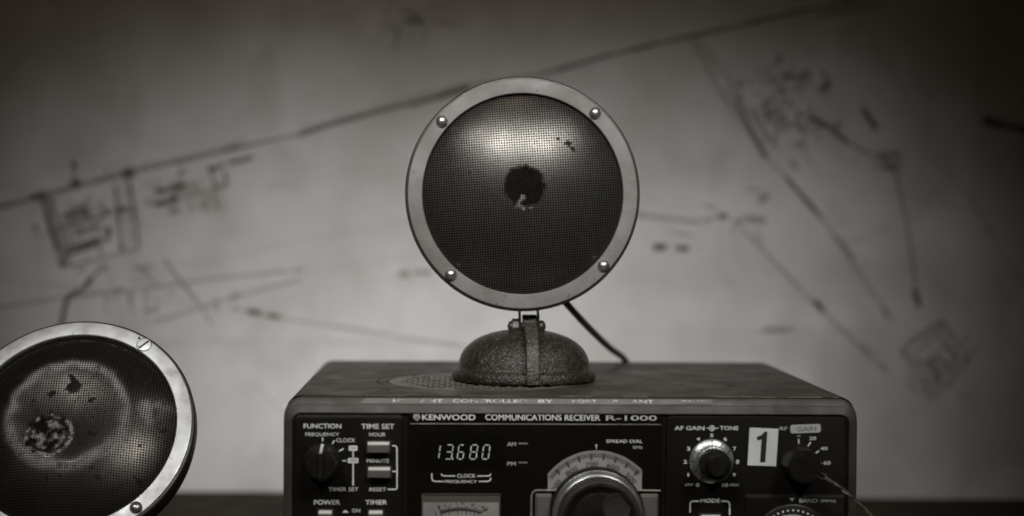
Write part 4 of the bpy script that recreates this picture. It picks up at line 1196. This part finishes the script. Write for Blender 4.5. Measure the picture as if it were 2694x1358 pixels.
# ---------------------------------------------------------------- horn speakers
def make_speaker(label, loc, tilt_deg, roll_deg, dent, group, rib_dx=3.0, slotted=False):
    root = thing('speaker', label, 'speaker', loc, group)
    PV = Vector((rib_dx, 0, 31.2))
    HM = Matrix.Translation(PV) @ Matrix.Rotation(R(-tilt_deg), 4, 'X') @ Matrix.Rotation(R(-roll_deg), 4, 'Y') @ Matrix.Translation(-PV)
    HC = (rib_dx, 107.9)
    # --- cast base
    prof = [(0.01, 0.0), (40.2, 0.0), (41.3, 0.7), (41.8, 2.2), (41.7, 4.4), (41.0, 5.9), (39.8, 6.8), (38.7, 7.3), (38.1, 8.2)]
    for k in range(1, 17):
        t_ = R(90 * k / 16)
        prof.append((max(0.01, 38.0 * math.cos(t_) ** 0.92), 8.2 + 21.4 * math.sin(t_) ** 0.92))
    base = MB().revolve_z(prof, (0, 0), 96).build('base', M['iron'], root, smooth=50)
    # rib over the dome, ending in the lug
    def dome(y):
        c = min(1.0, abs(y) / 38.0) ** (1 / 0.92); return 8.2 + 21.4 * max(0.0, math.sqrt(max(0, 1 - c * c))) ** 0.92
    rib = [(-44.2, 1.0), (-44.8, 4.2), (-44.6, 7.8)]
    for k in range(0, 14):
        y_ = -43.8 + (43.8 - 8.5) * k / 13
        zz = dome(y_ * 38.0 / 44.5) + 4.4
        if zz > rib[-1][1] + 0.2: rib.append((y_, zz))
    rib += [(-7.2, 32.0)] + [(-6.2 * math.cos(R(a)), 31.2 + 6.3 * math.sin(R(a))) for a in range(10, 91, 16)]
    full = rib + [(-y_, z_) for y_, z_ in reversed(rib)] + [(41, 1.0)]
    n = len(full); w = 3.5
    mb = MB().add([(rib_dx - w, y_, z_) for y_, z_ in full] + [(rib_dx + w, y_, z_) for y_, z_ in full],
                  [tuple(range(n)), tuple(range(2 * n - 1, n - 1, -1))] + [((i + 1) % n, i, i + n, (i + 1) % n + n) for i in range(n)])
    mb.build('rib', M['ironw'], base, smooth=50, bevel=0.5, seg=2)
    lug = MB().revolve_x([(6.5, rib_dx - 4.1), (6.9, rib_dx - 3.7), (6.9, rib_dx + 3.7), (6.5, rib_dx + 4.1)], (0, 31.2), 32, True, True)
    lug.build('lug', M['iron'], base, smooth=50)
    # --- bolt, nut, yoke
    bl = MB().revolve_x([(2.2, rib_dx - 11.0), (2.2, rib_dx + 7.0)], (0, 31.2), 20, True, True)
    bl.revolve_x([(0.01, rib_dx - 12.8), (1.4, rib_dx - 12.5), (2.8, rib_dx - 11.6), (3.3, rib_dx - 10.2), (3.3, rib_dx - 9.6)], (0, 31.2), 20)
    bl.build('bolt', M['bolt'], root)
    MB().revolve_x([(3.6, rib_dx + 6.2), (3.7, rib_dx + 7.0), (3.2, rib_dx + 8.2), (1.9, rib_dx + 9.2), (0.01, rib_dx + 9.6)], (0, 31.2), 24).build('bolt_head', M['bolt'], root)
    MB().revolve_x([(4.4, rib_dx - 10.2), (4.9, rib_dx - 9.8), (4.9, rib_dx - 6.4), (4.6, rib_dx - 6.2)], (0, 31.2), 6, True, True, a0=R(4)).build('nut', M['nut'], root, smooth=0, bevel=0.15)
    for sx in (-1, 1):
        xs_ = (rib_dx + sx * 4.75, rib_dx + sx * 5.95)
        pr = [(4.8 * math.cos(R(a)), 31.2 + 4.8 * math.sin(R(a))) for a in range(180, 361, 15)] + [(5.2, 40.0), (9.0, 46.0), (-6.0, 46.0), (-5.2, 40)]
        n = len(pr)
        mb = MB().add([(xs_[0], y_, z_) for y_, z_ in pr] + [(xs_[1], y_, z_) for y_, z_ in pr],
                      [tuple(range(n)), tuple(range(2 * n - 1, n - 1, -1))] + [((i + 1) % n, i, i + n, (i + 1) % n + n) for i in range(n)])
        mb.xf(HM).build('yoke_tab', M['bolt'], root, bevel=0.25)
    # --- head
    sh = [(63.0, -13.4), (66.6, -13.6), (67.3, -13.0), (67.5, -12.0), (67.4, -4.0), (66.0, 2.0), (61, 9), (52, 17), (40, 23), (22, 27), (0.01, 28)]
    MB().revolve_y(sh, HC, 128).xf(HM).build('housing', M['shell'], root, smooth=50)
    ring = MB().revolve_y([(57.6, -11.2), (57.6, -14.6), (58.0, -15.0), (64.9, -15.0), (65.6, -14.75), (65.9, -14.2), (65.9, -13.0)], HC, 160).xf(HM)
    rg = ring.build('clamp_ring', M['ringb' if dent else 'ring'], root, smooth=30)
    MB().revolve_y([(57.9, -6.2), (30, -4.5), (0.01, -4.5)], HC, 64).xf(HM).build('cone', M['cone'], root)
    for k, ang in enumerate((45, 135, 225, 315) if not dent else (56, 146, 236, 311)):
        ang += 0 if not dent else 0
        sx, sz = HC[0] + 62.0 * math.cos(R(ang)), HC[1] + 62.0 * math.sin(R(ang))
        if dent and k != 3:
            sc_ = MB().revolve_y([(4.0, -15.02), (3.9, -15.3), (3.5, -15.45), (0.01, -15.5)], (sx, sz), 24).xf(HM).build('screw', M['ringb'], root)
            a_ = R(ang - 15); d_ = Vector((math.cos(a_), math.sin(a_))); q_ = Vector((-d_.y, d_.x)) * 0.55
            MB().add([(sx + d_.x * s * 3.5 + q_.x * u, -15.56, sz + d_.y * s * 3.5 + q_.y * u) for s, u in ((-1, -1), (1, -1), (1, 1), (-1, 1))], [(0, 1, 2, 3)]).xf(HM).build('screw_slot', M['slot'], sc_, smooth=0)
            annulus(sx, sz, 3.6, 4.3, -15.06, 24).xf(HM).build('screw_gap', M['slot'], sc_, smooth=0)
        else:
            MB().revolve_y([(3.5, -14.95), (3.5, -15.4), (3.25, -16.2), (2.6, -17.1), (1.6, -17.7), (0.7, -17.95), (0.01, -18.0)], (sx, sz), 28).xf(HM).build('screw', M['screw'], root)
    if dent:
        MB().prism_xz([(HC[0] + 31.5 + 0.8 * math.cos(2 * math.pi * i / 12), HC[1] + 55.6 + 0.8 * math.sin(2 * math.pi * i / 12)) for i in range(12)], -15.03, -15.02).xf(HM).build('screw_hole', M['slot'], rg, smooth=0)
    # --- perforated grille, real holes
    RG = 57.2; h = 14.5
    def bulge(u, v):
        r2 = (u * u + v * v) / (RG * RG)
        b_ = h * (max(0.0, 1 - r2)) ** 0.85
        if dent:
            d = math.hypot(u + 1.0, v - 5.0)
            if d < 31: b_ -= 5.5 * (1 - (d / 31) ** 2) ** 1.4
            d = math.hypot(u - 26, v + 2)
            b_ -= 0.0
            d2 = math.hypot(u + 9, v + 8)
            if d2 < 14: b_ += 0.9 * (1 - (d2 / 14) ** 2)
        return b_
    pitch = 1.42; ho = 0.26
    N_ = 43; V, Fc, AW, AD = [], [], [], []
    idx = {}
    rs = random.Random(11 if dent else 5)
    from mathutils import noise as mn
    def nz(u, v, s): return mn.fractal(Vector((u / s, v / s, 3.7 if dent else 9.1)), 1.0, 2.0, 4)
    def stain(u, v):
        """(wear, dirt) of the paint at a spot on the grille"""
        if dent:
            d = math.hypot(u + 1.0, v - 5.0)
            n1, n2 = nz(u, v, 9.0), nz(u + 40, v, 5.0)
            w_ = math.exp(-((d - 31 + 2 * n1) / 2.6) ** 2) * (0.95 + 0.6 * n1)  # pale ring: worn crease with its ridge highlight painted in
            w_ += max(0, 0.40 + 0.5 * n1) * math.exp(-((u - 44) / 9) ** 2 - ((v - 8) / 9) ** 2) * 1.6  # highlight at the right of the dome, painted as pale tone
            w_ += max(0, 0.10 + 0.35 * n1) * (1 if d < 31 else 0) * (0.45 if u < 4 else 0.12)
            d2 = math.hypot(u + 9, v + 8)
            if d2 < 13.2: w_ = max(0.0, min(0.9, 0.45 + 1.1 * n2)) * (1.0 if d2 < 9.0 or d2 > 11 else 0.25)
            dd_ = 0.0
            if d2 < 13.2: dd_ = 0.8 * max(0.0, 1 - 2.0 * w_)
            for cu_, cv_, r_ in ((-1, 21, 4.2), (-1.5, 27, 2.0), (33, 33, 1.4), (-1, -26, 2.0)):
                if math.hypot(u - cu_, v - cv_) < r_ * (1 + 0.9 * n2): dd_ = max(dd_, 0.55 + 0.4 * n1)
            if n2 > 0.62: dd_ = max(dd_, 0.6)
            return max(0, min(1, w_)), dd_
        d = math.hypot(u - 0.6, v - 3.5); n2 = nz(u, v, 4.0)
        if d < 12.4 + 1.6 * n2:
            fl = v < -1.0 and u > -6.5 and u < 4.5 and abs(u + 0.5) < 0.9 + (-(v + 1.0)) * 0.62 and n2 > -0.12
            return (0.30 + 0.5 * max(0, n2 + 0.12), 0.0) if fl else (0.0, 0.93 if d < 11.2 + n2 else 0.6)
        dd_ = 0.0
        for cu_, cv_, r_ in ((27, 27, 1.4), (30, 24, 1.2), (22, 30, 0.9), (-30, 14, 0.9), (2, -10.5, 1.0)):
            if math.hypot(u - cu_, v - cv_) < r_ * (1 + 1.3 * n2): dd_ = 0.75
        return 0.0, dd_
    def vert(u, v, back=0.0):
        V.append((HC[0] + u, -12.2 - bulge(u, v) + back, HC[1] + v))
        w_, d_ = stain(u, v); AW.append(w_); AD.append(d_)
        return len(V) - 1
    for i in range(-N_, N_):
        for j in range(-N_, N_):
            u0, v0 = i * pitch, j * pitch
            cu0, cv0 = u0 + pitch / 2, v0 + pitch / 2
            if math.hypot(cu0, cv0) > 59.0: continue
            q = []
            for a_, b_ in ((0, 0), (1, 0), (1, 1), (0, 1)):
                key = (i + a_, j + b_)
                if key not in idx: idx[key] = vert(u0 + a_ * pitch, v0 + b_ * pitch)
                q.append(idx[key])
            h0 = ho + rs.uniform(-0.03, 0.03)
            cs = [(u0 + (h0 if a_ == 0 else pitch - h0), v0 + (h0 if b_ == 0 else pitch - h0)) for a_, b_ in ((0, 0), (1, 0), (1, 1), (0, 1))]
            inn = [vert(u, v) for u, v in cs]
            top_ = [vert(u, v) for u, v in cs]
            w_, d_ = stain(cu0, cv0)
            clog = (d_ > 0.8 and rs.random() < 0.8) or (w_ > (0.6 if dent else 0.25) and (not dent or math.hypot(cu0 + 9, cv0 + 8) < 13) and rs.random() < 0.55)
            bk = [vert(u, v, 0.22 if clog else 0.4) for u, v in cs]
            for k in range(4):
                k2 = (k + 1) % 4
                Fc.append((q[k], q[k2], inn[k2], inn[k]))
                Fc.append((top_[k], top_[k2], bk[k2], bk[k]))
            if clog:
                c4 = [vert(u, v, 0.22) for u, v in cs]
                for k in c4: AW[k], AD[k] = w_, max(d_, 0.0 if w_ > 0.5 else 0.9)
                Fc.append(tuple(c4))
    gm = MB().add(V, Fc).xf(HM)
    gr = gm.build('grille', M['grilleb' if dent else 'grille'], root, smooth=60, kind='stuff', fix=False)
    for nm_, dat in (('wear_sheen', AW), ('dirt', AD)):
        at = gr.data.attributes.new(nm_, 'FLOAT', 'POINT'); at.data.foreach_set('value', dat)
    return root

sp1 = make_speaker('round metal speaker with four domed screws standing on top of the receiver', (-19.6, 90, 127.0), 1.0, 3.7, False, 'round speakers on cast bases')
cable_pts = [(-12, 117, 200), (-6, 121, 190), (1, 118, 178), (8.5, 122, 168.6), (24, 150, 153.0), (40, 188, 138.6), (52, 216, 129.6), (58, 232, 119), (63, 244, 90), (70, 255, 40), (84, 272, 8), (120, 300, 2.2), (170, 330, 2.2)]
def smooth_path(pts, k=8):
    out = []
    P = [Vector(p) for p in pts]
    for i in range(len(P) - 1):
        p0, p1, p2, p3 = P[max(i - 1, 0)], P[i], P[i + 1], P[min(i + 2, len(P) - 1)]
        for s in range(k):
            t_ = s / k
            out.append(0.5 * ((2 * p1) + (p2 - p0) * t_ + (2 * p0 - 5 * p1 + 4 * p2 - p3) * t_ ** 2 + (3 * p1 - p0 - 3 * p2 + p3) * t_ ** 3))
    return out + [P[-1]]
MB().tube(smooth_path(cable_pts), 2.1, 12).xf(Matrix.Translation((19.6, -90, -127))).build('cable', M['cable'], sp1, smooth=60)
sp2 = make_speaker('bright-rimmed speaker with dented grille, tilted back on the desk at the left edge', (-273, 15, 0), 32, 0.0, True, 'round speakers on cast bases')

# ---------------------------------------------------------------- twisted wire tied to the RF gain knob
def twisted(path, off, r, turns, ph):
    P = smooth_path(path, 14); out = []
    L = len(P)
    for i, p in enumerate(P):
        t_ = (P[min(i + 1, L - 1)] - P[max(i - 1, 0)]).normalized()
        a_ = t_.cross(Vector((0, 1, 0))).normalized(); b_ = a_.cross(t_)
        w_ = off * (0.5 + 0.5 * math.sin(i * 0.11 + 1.0) ** 2)
        an = 2 * math.pi * turns * i / L + ph
        out.append(p + a_ * w_ * math.cos(an) + b_ * w_ * math.sin(an))
    return out
wire = thing('twisted_wire', 'thin twisted bare wire hanging from the knob at the right of the receiver', 'wire', (129, -12, 0))
WO = Matrix.Translation((-129, 12, 0))
tail = [(135.2, -17.0, 85.5), (140.5, -17.5, 82.2), (148.5, -17.5, 75.4), (157.8, -17, 66.6), (172, -18, 46), (186, -20, 16), (200, -22, 3), (226, -24, 0.9)]
MB().tube(twisted([(123, -8.0, 83.2), (127.6, -10, 86.8), (131, -14.0, 86.6)] + tail, 0.55, 0, 7, 0.0), 0.36, 6).xf(WO).build('wire_strand', M['wire'], wire)
MB().tube(twisted([(132.0, -8.0, 93.0), (130.6, -11, 90.4), (132.4, -15.0, 88.0)] + tail, 0.75, 0, 7, math.pi), 0.32, 6).xf(WO).build('wire_strand', M['wire'], wire)
